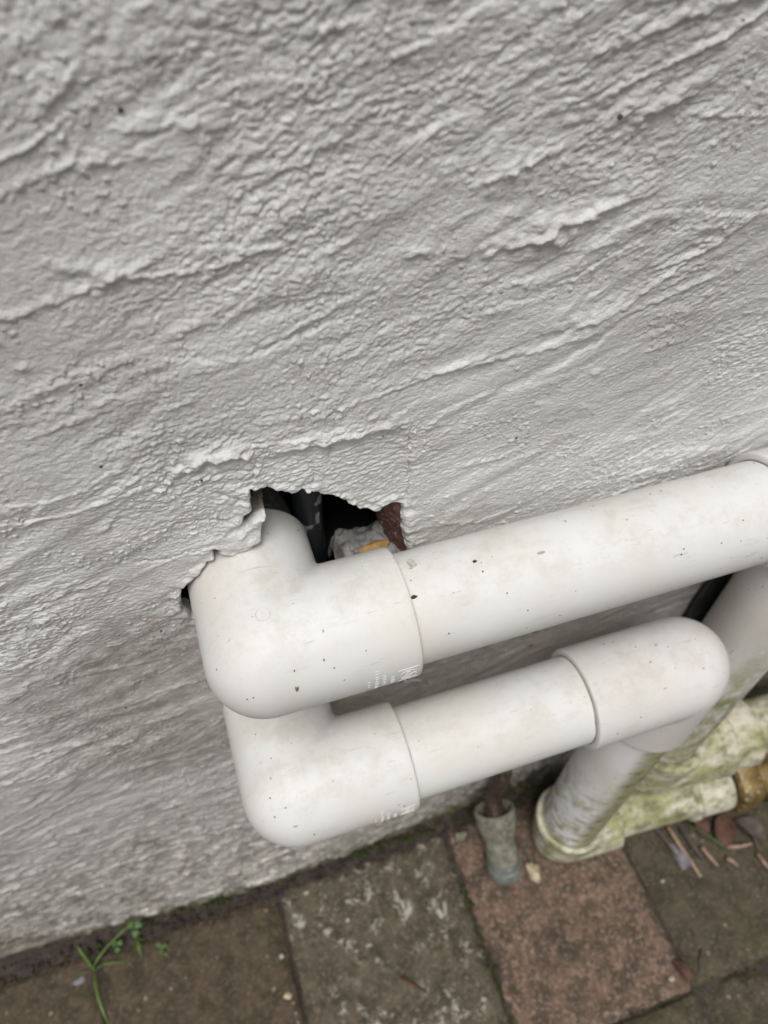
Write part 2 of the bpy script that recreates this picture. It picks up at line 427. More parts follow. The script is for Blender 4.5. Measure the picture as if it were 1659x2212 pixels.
# ------------------------------------------------------------------ ground
def ground_sheet():
    xs = np.concatenate([[-9000, -3000, -1200], np.linspace(-500, 700, 40), [1400, 3000, 9000]])
    ys = np.concatenate([[-9000, -3000, -1200], np.linspace(-500, -40, 20), [60]])
    X, Y = np.meshgrid(xs, ys, indexing='ij')
    Z = -4.4 + 1.6 * pn(X / 31, Y / 27, 3)
    V = np.stack([X, Y, Z], -1).reshape(-1, 3)
    o = build('ground', V, grid_faces(len(xs), len(ys)), M['soil'])
    set_props(o, 'dark earth lying under the paving', None, None, 'structure')
    return o
ground_sheet()

pavement = bpy.data.objects.new('pavement', None); pavement.empty_display_size = 0.01
scene.collection.objects.link(pavement)
pavement.location = (0, -0.1, 0)
set_props(pavement, 'worn brown and reddish concrete paving beside the wall', None, None, 'structure')

def paver(x0, x1, y0, y1, mat, seed, res=3.0, tilt=(0, 0, 0)):
    nx = max(6, int((x1 - x0) / res)); ny = max(6, int((y1 - y0) / res))
    u = np.linspace(0, 1, nx); v = np.linspace(0, 1, ny)
    U, V_ = np.meshgrid(u, v, indexing='ij')
    X = x0 + U * (x1 - x0); Y = y0 + V_ * (y1 - y0)
    ed = np.minimum(np.minimum(X - x0, x1 - X), np.minimum(Y - y0, y1 - Y))
    ragged = 2.8 * pn(X / 14 + seed, Y / 14, 5) + 1.2 * pn(X / 5, Y / 5 + seed, 6)
    Z = -3.6 * (1 - sstep(0, 8.5, ed + ragged * 1.2)) ** 1.6
    Z += 0.9 * pn(X / 40 + seed * 3, Y / 40, 7) + 0.6 * pn(X / 9, Y / 9 + seed, 8) + 0.5 * pn(X / 4.4, Y / 4.4 + seed, 9)
    Z += tilt[0] + tilt[1] * (U - .5) + tilt[2] * (V_ - .5)
    b = ed < 1e-6
    X = X + np.where(b, 1.0 * pn(X / 12, Y / 12 + seed, 4), 0); Y = Y + np.where(b, 1.0 * pn(X / 12 + seed, Y / 12, 2), 0)
    top = np.stack([X, Y, Z], -1).reshape(-1, 3)
    idx = np.arange(nx * ny).reshape(nx, ny)
    rim = np.concatenate([idx[:-1, 0], idx[-1, :-1], idx[:0:-1, -1], idx[0, :0:-1]])
    skirt = top[rim].copy(); skirt[:, 2] = -26
    F = grid_faces(nx, ny)[:, ::-1] if False else grid_faces(nx, ny)
    k = len(rim); s = nx * ny
    sf = np.array([[rim[i], s + i, s + (i + 1) % k, rim[(i + 1) % k]] for i in range(k)])
    F = np.concatenate([F[:, ::-1], sf])
    return build('paver', np.concatenate([top, skirt]), F, mat, pavement)

cols = [-1524, -1388, -1252, -1116, -980, -844, -708, -572, -436, -300, -164, -29, 109, 244.5, 380, 516, 652, 788, 924, 1060, 1196, 1332]
mats1 = ['pv_olive', 'pv_red', 'pv_brown', 'pv_brown', 'pv_brown', 'pv_lichen', 'pv_red', 'pv_olive', 'pv_brown', 'pv_red']
mats2 = ['pv_brown', 'pv_olive', 'pv_red', 'pv_lichen', 'pv_olive', 'pv_brown', 'pv_olive', 'pv_olive', 'pv_red', 'pv_brown']
rows = [(-170.5, -13), (-322, -173), (-474, -325), (-626, -477), (-778, -629), (-930, -781), (-1082, -933)]
for r, (ya, yb) in enumerate(rows):
    for c in range(len(cols) - 1):
        near = r < 2 and 8 <= c <= 14
        mt = (mats1 if r % 2 == 0 else mats2)[(c + 4 + (r // 2) * 3) % 10]
        paver(cols[c] + 1.3, cols[c + 1] - 1.3, ya, yb + (2 * math.sin(c * 2.3) if r == 0 else 0), M[mt], r * 17 + (c - 6) * 3.7,
              2.2 if near else 12.0, (0.6 * math.sin((c - 6) * 5.1 + r), 1.0 * math.sin((c - 6) * 3.3 + r * 2), 1.0 * math.cos((c - 6) * 2.1 + r)))

# soil strip between the wall and the first row of pavers, with crumbs
def soil_strip():
    xs = np.concatenate([np.arange(-1500, -420, 8.0), np.arange(-420, 560, 1.6), np.arange(560, 1330, 8.0)]); ys = np.arange(-30, 16, 1.4)
    X, Y = np.meshgrid(xs, ys, indexing='ij')
    Z = -3.2 + 2.0 * pn(X / 17, Y / 13, 12) + 1.6 * np.abs(pn(X / 6, Y / 6, 13)) + 1.1 * np.abs(pn(X / 2.8, Y / 2.8, 14)) + 2.4 * sstep(-8, 2, Y)
    Z -= 5.0 * sstep(-19, -27, Y)
    mb_v = [np.stack([X, Y, Z], -1).reshape(-1, 3)]; F = [grid_faces(len(xs), len(ys))[:, ::-1]]
    off = len(mb_v[0])
    # crumbs: small irregular octahedra
    oc = np.array([[1, 0, 0], [0, 1, 0], [-1, 0, 0], [0, -1, 0], [0, 0, 1], [0, 0, -1]], float)
    of = np.array([[0, 1, 4, 4], [1, 2, 4, 4], [2, 3, 4, 4], [3, 0, 4, 4], [1, 0, 5, 5], [2, 1, 5, 5], [3, 2, 5, 5], [0, 3, 5, 5]])
    n = 1500
    px = rng.uniform(-400, 520, n); py = rng.normal(-11, 6, n).clip(-27, 4)
    tri = []
    for i in range(n):
        s = rng.uniform(0.5, 1.9) * (1.4 if rng.random() < .06 else 1)
        q = oc * s * rng.uniform(0.6, 1.25, (6, 1)); a = rng.uniform(0, 6.28)
        q = q @ np.array([[math.cos(a), -math.sin(a), 0], [math.sin(a), math.cos(a), 0.2], [0, 0, 1]])
        mb_v.append(q + [px[i], py[i], -1.6 + s * 0.4 + 1.6 * max(0, (py[i] + 8) / 10)]); tri.append(of[:, :3] + off); off += 6
    faces = [tuple(q) for q in np.concatenate(F)] + [tuple(q) for q in np.concatenate(tri)]
    o = build('soil', np.concatenate(mb_v), faces, M['soil'], None, True)
    set_props(o, 'dark crumbly soil strip along the foot of the wall', None, None, 'stuff')
soil_strip()

def moss_clumps():
    mb = MB()
    pts = []
    for t in np.linspace(0, 1, 95):                      # along the joint between lichen and red paver
        pts.append((109 + rng.normal(0, 1.5), -24 - 145 * t, -4.2 + rng.uniform(-1, 1.3), rng.uniform(0.9, 2.3)))
    for t in np.linspace(0, 1, 18):
        pts.append((244.5 + rng.normal(0, 1.3), -90 - 80 * t, -4.6, rng.uniform(0.8, 1.8)))
    for t in np.linspace(0, 1, 55):
        pts.append((150 + 260 * t, -172 + rng.normal(0, 1.6), -4.2, rng.uniform(0.9, 2.2)))
    for t in np.linspace(0, 1, 14):
        pts.append((-29 + rng.normal(0, 1.2), -30 - 130 * t, -5.0, rng.uniform(0.8, 1.6)))
    for _ in range(190):                                  # at the wall foot
        x = rng.choice([rng.normal(70, 22), rng.normal(-60, 26), rng.normal(185, 30), rng.uniform(-220, 330)])
        pts.append((x, rng.uniform(-10, -2), rng.uniform(-1, 2.2), rng.uniform(0.9, 2.6)))
    for (x, y, z, r) in pts:
        th = np.linspace(0, 2 * np.pi, 7, endpoint=False)
        V = [[x, y, z + r * rng.uniform(.6, 1)]]
        for k, (rr, dz) in enumerate(((0.6, 0.45), (1.0, -0.3))):
            for a in th: q = r * rr * rng.uniform(.75, 1.25); V.append([x + q * math.cos(a), y + q * math.sin(a), z + r * dz * rng.uniform(.7, 1.2)])
        F = [(0, 1 + i, 1 + (i + 1) % 7) for i in range(7)] + [(1 + i, 8 + i, 8 + (i + 1) % 7, 1 + (i + 1) % 7) for i in range(7)]
        mb.add(V, F)
    o = mb.out('moss', M['moss'])
    set_props(o, 'dark green moss growing in the paving joints and at the wall foot', None, None, 'stuff')
moss_clumps()

# ------------------------------------------------------------------ rendered wall with a broken hole
HOLE = np.array([(-21, 390), (-23.5, 395.6), (-23.1, 401.8), (-20.4, 410.2), (-15.4, 413.5), (-12.2, 417.8), (-9.5, 421.3), (-6.8, 423.0),
        (-7.0, 428.8), (-5.0, 429.0), (-4.2, 424.8), (0.2, 422.0), (4.7, 423.6), (10.5, 425.2), (11.8, 432.6), (13.8, 440.2), (9.6, 438.2), (7.0, 436.0),
        (4.2, 438.2), (6.9, 442.4), (10.2, 445.0), (9.6, 449.3), (10.3, 455.3), (15.1, 453.6), (20.9, 449.8), (24.9, 447.9), (27.9, 447.1),
        (29.2, 445.3), (31.1, 446.0), (34.6, 442.8), (39.1, 440.5), (41.7, 437.3), (44.3, 434.3), (47.6, 430.4), (51.4, 428.2), (55.0, 424.7),
        (56.4, 424.6), (57.5, 428.1), (61.0, 427.7), (65.0, 427.1), (65.8, 411.1), (66.9, 404.1), (68.8, 394.5), (69, 385), (60, 378), (40, 376), (20, 372), (-5, 372), (-18, 382)], float)

def poly_sd(px, pz, poly):
    """signed distance, positive inside"""
    d = np.full(px.shape, 1e9); ins = np.zeros(px.shape, bool)
    n = len(poly)
    for i in range(n):
        a = poly[i]; b = poly[(i + 1) % n]
        ab = b - a
        t = np.clip(((px - a[0]) * ab[0] + (pz - a[1]) * ab[1]) / (ab @ ab), 0, 1)
        d = np.minimum(d, np.hypot(px - a[0] - t * ab[0], pz - a[1] - t * ab[1]))
        cond = ((a[1] > pz) != (b[1] > pz)) & (px < (b[0] - a[0]) * (pz - a[1]) / (b[1] - a[1] + 1e-12) + a[0])
        ins ^= cond
    return np.where(ins, d, -d)

def axis_samples(segs):
    out = []
    for a, b, s in segs:
        out.append(np.linspace(a, b, max(2, int(round((b - a) / s)) + 1))[:-1])
    out.append([segs[-1][1]])
    return np.concatenate(out)

def make_wall():
    xs = axis_samples([(-1800, -420, 60), (-420, -240, 6), (-240, -80, 1.1), (-80, -28, 0.55), (-28, 74, 0.32), (74, 265, 0.55), (265, 400, 1.2), (400, 560, 6), (560, 2200, 60)])
    zs = axis_samples([(-22, 0, 2.0), (0, 290, 0.95), (290, 384, 0.6), (384, 475, 0.32), (475, 602, 0.5), (602, 700, 4), (700, 2500, 60)])
    X, Z = np.meshgrid(xs, zs, indexing='ij')
    # stroke direction varies slowly over the wall
    ang = np.radians(9 + 22 * pn(X / 140, Z / 120, 21) + 9 * pn(X / 45, Z / 45, 22))
    ca, sa = np.cos(ang), np.sin(ang)
    a0 = math.radians(10)
    c0, s0 = math.cos(a0), math.sin(a0)
    wx = 2.6 * pn(X / 26, Z / 20, 23); wz = 2.2 * pn(X / 26, Z / 20, 24)
    # two fixed stroke frames blended by masks avoid shearing
    def frame_uv(deg):
        a = math.radians(deg); return (X + wx) * math.cos(a) + (Z + wz) * math.sin(a), -(X + wx) * math.sin(a) + (Z + wz) * math.cos(a)
    uA, vA = frame_uv(6); uB, vB = frame_uv(22)
    mAB = sstep(-0.22, 0.22, pn(X / 75, Z / 60, 25))
    def fr(su, sv, sd, amp):
        return amp * (pn(uA / su, vA / sv, sd) * (1 - mAB) + pn(uB / su, vB / sv, sd + 1) * mAB)
    h = 1.7 * pn(X / 130, Z / 110, 30) + 0.8 * pn(X / 48, Z / 38, 31)
    rough_m = 0.35 + 1.0 * sstep(-0.35, 0.5, pn(X / 70, Z / 55, 32))
    # small warp breaks up straight grain
    fx = 0.9 * pn(X / 3.7, Z / 3.7, 26); fz = 0.7 * pn(X / 3.7 + 31, Z / 3.7, 27)
    def grain(deg, su, sv, sd, amp, sharp, lo=-0.25, hi=0.35, ms=17):
        """short overlapping flakes of paint: plateaus with crisp edges, masked so that they come in patches"""
        a = math.radians(deg)
        u = (X + wx + fx) * math.cos(a) + (Z + wz + fz) * math.sin(a); v = -(X + wx + fx) * math.sin(a) + (Z + wz + fz) * math.cos(a)
        n_ = pn(u / su, v / sv, sd)
        return amp * np.tanh(n_ * sharp) * sstep(lo, hi, pn(X / ms + sd, Z / ms, sd + 1))
    h += rough_m * (grain(4, 7.5, 2.0, 201, 0.12, 2.6) + grain(18, 9.5, 2.3, 203, 0.15, 2.8) + grain(30, 7.0, 1.9, 205, 0.12, 2.6))
    h += rough_m * (grain(8, 3.2, 1.05, 209, 0.17, 2.8, -0.4, 0.2, 9) + grain(-18, 2.4, 1.0, 211, 0.10, 2.0, -0.3, 0.3, 9) + grain(30, 2.9, 1.05, 213, 0.14, 2.2, -0.3, 0.3, 11))
    h += (0.5 + 0.5 * rough_m) * (0.24 * pn(X / 1.5 + fx, Z / 0.95 + fz, 215) + 0.14 * pn(X / 0.85, Z / 0.65, 216))
    # broad trowel sweeps
    h += grain(10, 60, 9.0, 217, 0.42, 1.8, -0.2, 0.3, 60) + grain(27, 70, 8.0, 219, 0.45, 2.0, -0.15, 0.35, 70) + grain(33, 45, 4.5, 221, 0.28, 2.2, 0.0, 0.4, 50)
    # sparse raised grit
    g1 = pn(X / 1.9 + 7, Z / 1.5, 223)
    h += 0.7 * sstep(0.42, 0.75, g1 + 0.35 * pn(X / 0.9, Z / 0.8, 226)) * sstep(0.0, 0.4, pn(X / 24, Z / 18, 225))
    h_soft = 1.7 * pn(X / 130, Z / 110, 30) + 0.8 * pn(X / 48, Z / 38, 31)
    h = h_soft + (h - h_soft) * (1 - 0.62 * (1 - sstep(110, 330, Z)))
    # trowel laps: slow rise, quick drop, only here and there
    for deg, per, sd in ((9, 17.0, 43), (26, 21.0, 143)):
        a = math.radians(deg)
        v = -(X + wx + fx) * math.sin(a) + (Z + wz + fz) * math.cos(a)
        ph = v / per + 1.3 * pn(X / 60, Z / 34, sd) + 0.10 * pn(X / 6, Z / 4, sd + 1)
        fph = ph - np.floor(ph)
        lap = np.where(fph < 0.9, fph / 0.9, (1 - fph) / 0.1)
        h += 0.58 * lap * sstep(0.15, 0.45, pn(X / 48, Z / 20, sd + 2))
    # single ridges and smears
    def ridge(pts, height, w, seed, jag=0.6):
        P = np.array(pts, float)
        lo = P.min(0) - 6 * w - 4; hi = P.max(0) + 6 * w + 4
        i0, i1 = np.searchsorted(xs, [lo[0], hi[0]]); k0, k1 = np.searchsorted(zs, [lo[1], hi[1]])
        if i1 <= i0 or k1 <= k0: return
        xx = X[i0:i1, k0:k1]; zz = Z[i0:i1, k0:k1]
        best = np.full(xx.shape, 1e9); sgn = np.zeros(xx.shape); tt = np.zeros(xx.shape)
        L = 0; seg = np.linalg.norm(np.diff(P, axis=0), axis=1); tot = seg.sum()
        jx = jag * w * pn(xx / (2.2 * w + 1), zz / (2.2 * w + 1), seed); jz = 1.3 * jag * w * pn(xx / (2.0 * w + 1) + 9, zz / (2.0 * w + 1), seed + 1)
        for a, b, l in zip(P[:-1], P[1:], seg):
            ab = (b - a) / l
            qx = xx + jx - a[0]; qz = zz + jz - a[1]
            t = np.clip(qx * ab[0] + qz * ab[1], 0, l)
            dx = qx - t * ab[0]; dz = qz - t * ab[1]
            d = np.hypot(dx, dz); m = d < best
            best = np.where(m, d, best); sgn = np.where(m, dz, sgn); tt = np.where(m, (L + t) / tot, tt)
            L += l
        ww = np.where(sgn > 0, w * 1.6, w * 0.65)          # gentle above, steep below
        taper = np.clip(np.sin(np.pi * np.clip(tt, 0.04, 0.96)), 0, 1) ** 0.5
        h[i0:i1, k0:k1] += height * taper * np.exp(-(best / ww) ** 2) * (0.8 + 0.5 * pn(xx / 3.1, zz / 2.3, seed + 2))
    ridge([(-12.9, 470.6), (-2.5, 474.6), (7.3, 474.2), (14.5, 471)], 2.7, 1.9, 50, 0.8)
    ridge([(20, 470.8), (35.2, 471.0), (48.5, 470.0), (63.5, 470.3)], 2.0, 1.5, 53)
    ridge([(63.5, 470.0), (64.6, 464.8)], 1.0, 1.5, 54)
    ridge([(79.8, 529.1), (93.9, 529.5), (108.8, 533.4), (119.2, 535.7), (131, 539)], 2.3, 2.2, 55, 0.9)
    ridge([(100, 527.5), (112, 529.0)], 1.6, 1.8, 56, 0.9)
    ridge([(61.4, 532.7), (71, 531.4)], 1.5, 1.3, 57)
    ridge([(108.7, 496.5), (120, 497), (135.9, 499.5)], 1.4, 1.5, 58)
    ridge([(135, 499), (140.5, 503.0), (163.2, 518.3), (175, 528)], 1.1, 1.0, 59)
    ridge([(56.4, 487.6), (77.4, 488.5), (105.9, 489.4), (129.5, 492)], 1.1, 1.2, 60)
    ridge([(-72, 411), (-64, 414)], 1.6, 1.6, 61)
    ridge([(-5.2, 507.6), (26.3, 513.5), (60.5, 525.5)], 0.7, 1.4, 62)
    ridge([(-24, 547.5), (-12, 542.5), (0, 539.6)], 1.2, 1.3, 63)
    ridge([(20, 556), (35, 561), (52, 570)], 1.0, 1.6, 64)
    ridge([(120, 560), (140, 566)], 1.4, 1.8, 65)
    ridge([(80, 548), (95, 553), (107, 556)], 1.2, 1.6, 66)
    r2 = np.random.default_rng(5)
    for i in range(330):
        x = r2.uniform(-240, 330); z = r2.uniform(20, 600)
        if -28 < x < 74 and 380 < z < 470: continue
        L = r2.uniform(6, 34) if r2.random() < .8 else r2.uniform(35, 80)
        a = math.radians(r2.normal(13, 12)); w = r2.uniform(0.5, 1.25)
        x1 = x + L * math.cos(a); z1 = z + L * math.sin(a)
        xm = (x + x1) / 2; zm = (z + z1) / 2 + r2.normal(0, L * 0.05)
        ridge([(x, z), (xm, zm), (x1, z1)], r2.uniform(0.35, 1.15), w, 70 + i * 3)
    # blobs and droplets of paint
    for i in range(420):
        x = r2.uniform(-240, 300); z = r2.uniform(10, 600); r = r2.uniform(0.5, 1.5); hh = r2.uniform(0.25, 0.8)
        i0, i1 = np.searchsorted(xs, [x - 4 * r, x + 4 * r]); k0, k1 = np.searchsorted(zs, [z - 3 * r, z + 3 * r])
        if i1 <= i0 or k1 <= k0: continue
        h[i0:i1, k0:k1] += hh * np.exp(-(((X[i0:i1, k0:k1] - x) / (1.5 * r)) ** 2 + ((Z[i0:i1, k0:k1] - z) / r) ** 2))
    # swirl marks low on the left
    sw = np.sin(np.hypot(X + 75, Z - 262) / 2.4 + 3 * pn(X / 30, Z / 30, 91)) * np.exp(-(((X + 120) / 45) ** 2 + ((Z - 290) / 45) ** 2))
    h += 0.35 * sw
    # repaired patch above the hole: flatter, slightly sunk, finely grained
    patch = poly_sd(X + 1.5 * pn(X / 8, Z / 8, 92), Z + 1.5 * pn(X / 8, Z / 8, 93), np.array([(15, 469), (40, 469), (64, 468.5), (67.5, 426), (45, 425), (12, 452)], float)) if True else None
    pm = sstep(-1.0, 2.5, patch)
    fine = 0.30 * pn(uA / 3.0, vA / 1.2, 94) + 0.25 * np.abs(pn(X / 2.0, Z / 1.1, 95)) + 0.5 * pn(X / 22, Z / 16, 96)
    h = h * (1 - 0.6 * pm) + pm * (1.5 * fine - 0.9)
    # hairline cracks running from the hole
    for k, pts in enumerate(([(10.4, 455.5), (13, 463), (14.6, 470.5)], [(38.4, 469), (38.9, 464), (38.0, 459)], [(66, 426.5), (66.8, 440), (65.5, 455), (66.3, 468)], [(-7, 428.8), (-14, 430.5), (-23, 429.6), (-31, 432)], [(4.5, 438.2), (-1, 443), (-8, 446), (-19, 447)], [(10, 449.5), (4, 453), (-3, 460)], [(-23.4, 401), (-30, 405), (-38, 404)], [(31, 446), (33, 455), (30, 462)])):
        ridge(pts, -1.3, 0.5, 1300 + 5 * k, 1.2)
    # coarse render and blotches in the low part
    lowm = 1 - sstep(60, 330, Z)
    h += lowm * (1.3 * sstep(0.12, 0.3, pn(X / 16, Z / 10, 97)) + 1.1 * sstep(0.2, 0.34, pn(X / 7, Z / 6, 108)) + 0.35 * pn(X / 4.2, Z / 5.5, 98))
    # uneven foot of the wall
    foot = np.interp(X, [-1800, -300, -224, -120, -32, 60, 127, 250, 2000], [4, 5, 5.5, -1, -6, -3.5, 0.5, 2, 2]) * (1 - sstep(0, 130, Z))
    Yy = -h + foot
    far = ((X < -300) | (X > 450) | (Z > 640))
    Yy = np.where(far, Yy * 0.5, Yy)
    # lip of the render curling around the hole, then the broken edge going inwards
    sd = np.full(X.shape, -99.0)
    i0, i1 = np.searchsorted(xs, [-40, 86]); k0, k1 = np.searchsorted(zs, [360, 475])
    xx = X[i0:i1, k0:k1]; zz = Z[i0:i1, k0:k1]
    jm = 1 - sstep(55, 60, xx)
    jx = jm * (0.9 * pn(xx / 4.2, zz / 4.2, 101) + 0.35 * pn(xx / 1.7, zz / 1.7, 102)); jz = jm * (0.9 * pn(xx / 4.2, zz / 4.2, 103) + 0.35 * pn(xx / 1.7, zz / 1.7, 104))
    sd[i0:i1, k0:k1] = poly_sd(xx + jx, zz + jz, HOLE)
    depth = np.where(X > 58, 2.2, np.where(X > 50, 2.2 + (58 - X) * 1.2, 13.0))
    depth = np.where((X < 12) & (Z < 432), 6.0, depth)
    depth = np.where((X < 12) & (Z >= 432), 9.0, depth)
    depth = depth * (0.85 + 0.5 * pn(X / 5, Z / 5, 105))
    edge = sstep(-0.1, 0.75, sd)
    lump = sstep(-9, -1.5, sd) * (sd < 1.0)
    Yy = Yy + edge * depth + 0.5 * sstep(-0.9, 0.1, sd)
    Yy -= lump * (0.8 * np.tanh(2.5 * pn(X / 6.5, Z / 4.2, 106)) + 0.3 * pn(X / 2.6, Z / 2.0, 107))
    # mortar smeared on to the pipe at the left
    Yy -= 1.6 * np.exp(-(((X - 3) / 9) ** 2 + ((Z - 428.5) / 4.5) ** 2)) * (sd < 0.3)
    V = np.stack([X, Yy, Z], -1).reshape(-1, 3)
    F = grid_faces(len(xs), len(zs))
    s = sd.reshape(-1)
    keep = (s[F].min(axis=1) < 0.8)
    F = F[keep]
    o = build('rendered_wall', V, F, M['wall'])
    return o
wall = make_wall()
set_props(wall, 'rough off-white painted rendered wall with a broken hole around the upper pipe', 'wall')

# hollow behind the hole
def cavity():
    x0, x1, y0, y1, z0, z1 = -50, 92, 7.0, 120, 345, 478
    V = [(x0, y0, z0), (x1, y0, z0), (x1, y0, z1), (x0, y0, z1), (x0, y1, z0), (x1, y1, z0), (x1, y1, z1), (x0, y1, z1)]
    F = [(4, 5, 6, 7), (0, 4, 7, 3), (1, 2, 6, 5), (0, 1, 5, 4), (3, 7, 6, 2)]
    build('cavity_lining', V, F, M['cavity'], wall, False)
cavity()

def mortar_bed():
    xs = np.arange(41, 84, 0.6); ys = np.arange(-1.0, 30, 0.6)
    X, Y = np.meshgrid(xs, ys, indexing='ij')
    Z = 391 + 1.6 * pn(X / 9, Y / 7, 110) + 1.2 * pn(X / 3.5, Y / 3.5, 111) + 0.6 * pn(X / 1.5, Y / 1.5, 112)
    Z += 3.0 * np.exp(-(((X - 62) / 7) ** 2 + ((Y - 17) / 6) ** 2)) + 1.6 * np.exp(-(((X - 46) / 4) ** 2 + ((Y - 9) / 6) ** 2))
    Z -= 14 * sstep(21, 29, Y + 2 * pn(X / 6, Y / 6, 113)) + 10 * sstep(43.5, 41, X + 1.2 * pn(X / 5, Y / 5, 114)) + 6 * sstep(1.5, -1, Y)
    o = build('mortar_bed', np.stack([X, Y, Z], -1).reshape(-1, 3), grid_faces(len(xs), len(ys))[:, ::-1], M['mortar'], wall)
    # ochre smear lying on it
    th = np.linspace(0, 2 * np.pi, 22, endpoint=False)
    V = []; zc = 393.0
    for k, rr in enumerate((0.0, 0.6, 1.0)):
        for a in th:
            q = rr * (1 + 0.22 * math.sin(2 * a + 1) + 0.12 * math.sin(5 * a))
            V.append((55.5 + 5.2 * q * math.cos(a) + 0.5 * q * math.sin(a), 7.0 + 4.0 * q * math.sin(a), 396.6 - 2.6 * rr ** 2 + 0.25 * math.sin(7 * a) * rr))
    build('sealant_smear', V, grid_faces(3, 22, True), M['foam'], o)
mortar_bed()

def brick_end():
    # broken left end of a brick in the right side of the hole
    ys = np.arange(1.5, 34, 0.6); zs = np.arange(380, 434, 0.6)
    Y, Z = np.meshgrid(ys, zs, indexing='ij')
    X = np.interp(Z, [380, 394, 404, 411, 427, 434], [68.5, 68.0, 66.4, 65.3, 64.6, 64.6]) - 0.45 * np.minimum(Y, 14) + 0.6 * pn(Y / 7, Z / 7, 120) + 0.5 * pn(Y / 2.5, Z / 2.5, 121) + 0.4 * np.abs(pn(Y / 1.2, Z / 1.2, 122)) + 0.12 * np.maximum(Y - 20, 0) ** 2
    nb = len(ys) * len(zs)
    top = np.stack([X, Y, Z], -1).reshape(-1, 3)
    back = top.copy(); back[:, 0] = 88
    F = np.concatenate([grid_faces(len(ys), len(zs)), grid_faces(len(ys), len(zs), False, nb)[:, ::-1]])
    ny, nz = len(ys), len(zs)
    s = []
    for i in range(ny - 1):
        s.append((i * nz, (i + 1) * nz, nb + (i + 1) * nz, nb + i * nz)); s.append(((i + 1) * nz + nz - 1, i * nz + nz - 1, nb + i * nz + nz - 1, nb + (i + 1) * nz + nz - 1))
    o = build('brick', np.concatenate([top, back]), np.concatenate([F, np.array(s)]), M['brick'], wall)
    o['label'] = 'broken red-brown brick end in the right side of the hole'
brick_end()

# ------------------------------------------------------------------ pipework
def corner_radius(u, rho, k=0.85):
    # tight fillet in the crotch, nearly spherical outside corner
    return k * np.maximum(u, 0) + rho * np.where(u > 0, np.exp(-np.abs(u) / 9.0), 1.0) + 0.4

def elbow_surface(corner, d1, d2, L1, L2, r, rho, rin, n=72, depth=12, k_out=0.85):
    C = np.array(corner, float); d1 = np.array(d1, float); d2 = np.array(d2, float); nn = np.cross(d1, d2)
    th = np.linspace(0, 2 * np.pi, n, endpoint=False)
    def leg(d, other, s_list):
        rows = []
        for s, rr in s_list:
            rows.append(C + d * s - other * (rr * np.cos(th))[:, None] + nn * (rr * np.sin(th))[:, None])
        return rows
    u = r * np.cos(th); v = r * np.sin(th)
    R = corner_radius(u, rho, k_out)
    c = R - u
    rows = []
    end1 = [(L1 - depth, rin), (L1 - 0.1, rin), (L1, rin + 0.4), (L1, r - 0.7), (L1 - 0.25, r - 0.2), (L1 - 0.8, r)]
    end2 = [(L2 - depth, rin), (L2 - 0.1, rin), (L2, rin + 0.4), (L2, r - 0.7), (L2 - 0.25, r - 0.2), (L2 - 0.8, r)]
    rows += leg(d1, d2, end1)
    for k in np.linspace(0.03, 1, 14):
        s = (L1 - 0.8) * (1 - k) + c * k
        rows.append(C + d1 * s[:, None] - d2 * u[:, None] + nn * v[:, None])
    for t in np.linspace(0, np.pi / 2, 26)[1:-1]:
        rows.append(C + (d1 + d2) * c[:, None] - (d2 * math.cos(t) + d1 * math.sin(t)) * R[:, None] + nn * v[:, None])
    for k in np.linspace(1, 0.03, 14):
        s = (L2 - 0.8) * (1 - k) + c * k
        rows.append(C + d2 * s[:, None] - d1 * u[:, None] + nn * v[:, None])
    rows += leg(d2, d1, end2)[::-1]
    return np.concatenate(rows), grid_faces(len(rows), n, True)

def add_elbow(parent, corner, d1, d2, L1, L2, mat, r=24.9, rho=3.5, rin=21.8, k_out=0.85):
    V, F = elbow_surface(corner, d1, d2, L1, L2, r, rho, rin, k_out=k_out)
    return build('elbow', V, F, mat, parent)

def add_pipe(parent, p0, p1, mat, r=21.5, wall_t=2.0):
    p0 = np.array(p0, float); p1 = np.array(p1, float); L = np.linalg.norm(p1 - p0)
    prof = [(0, r - wall_t), (0, r - 0.3), (0.3, r)] + [(s, r) for s in np.linspace(2, L - 2, 18)] + [(L - 0.3, r), (L, r - 0.3), (L, r - wall_t)]
    V, F = lathe(p0, p1 - p0, prof, 72)
    return build('pipe', V, F, mat, parent)

def on_x_leg(x, deg, cy, cz, r):
    a = math.radians(deg)
    return (x, cy - r * math.cos(a), cz + r * math.sin(a))

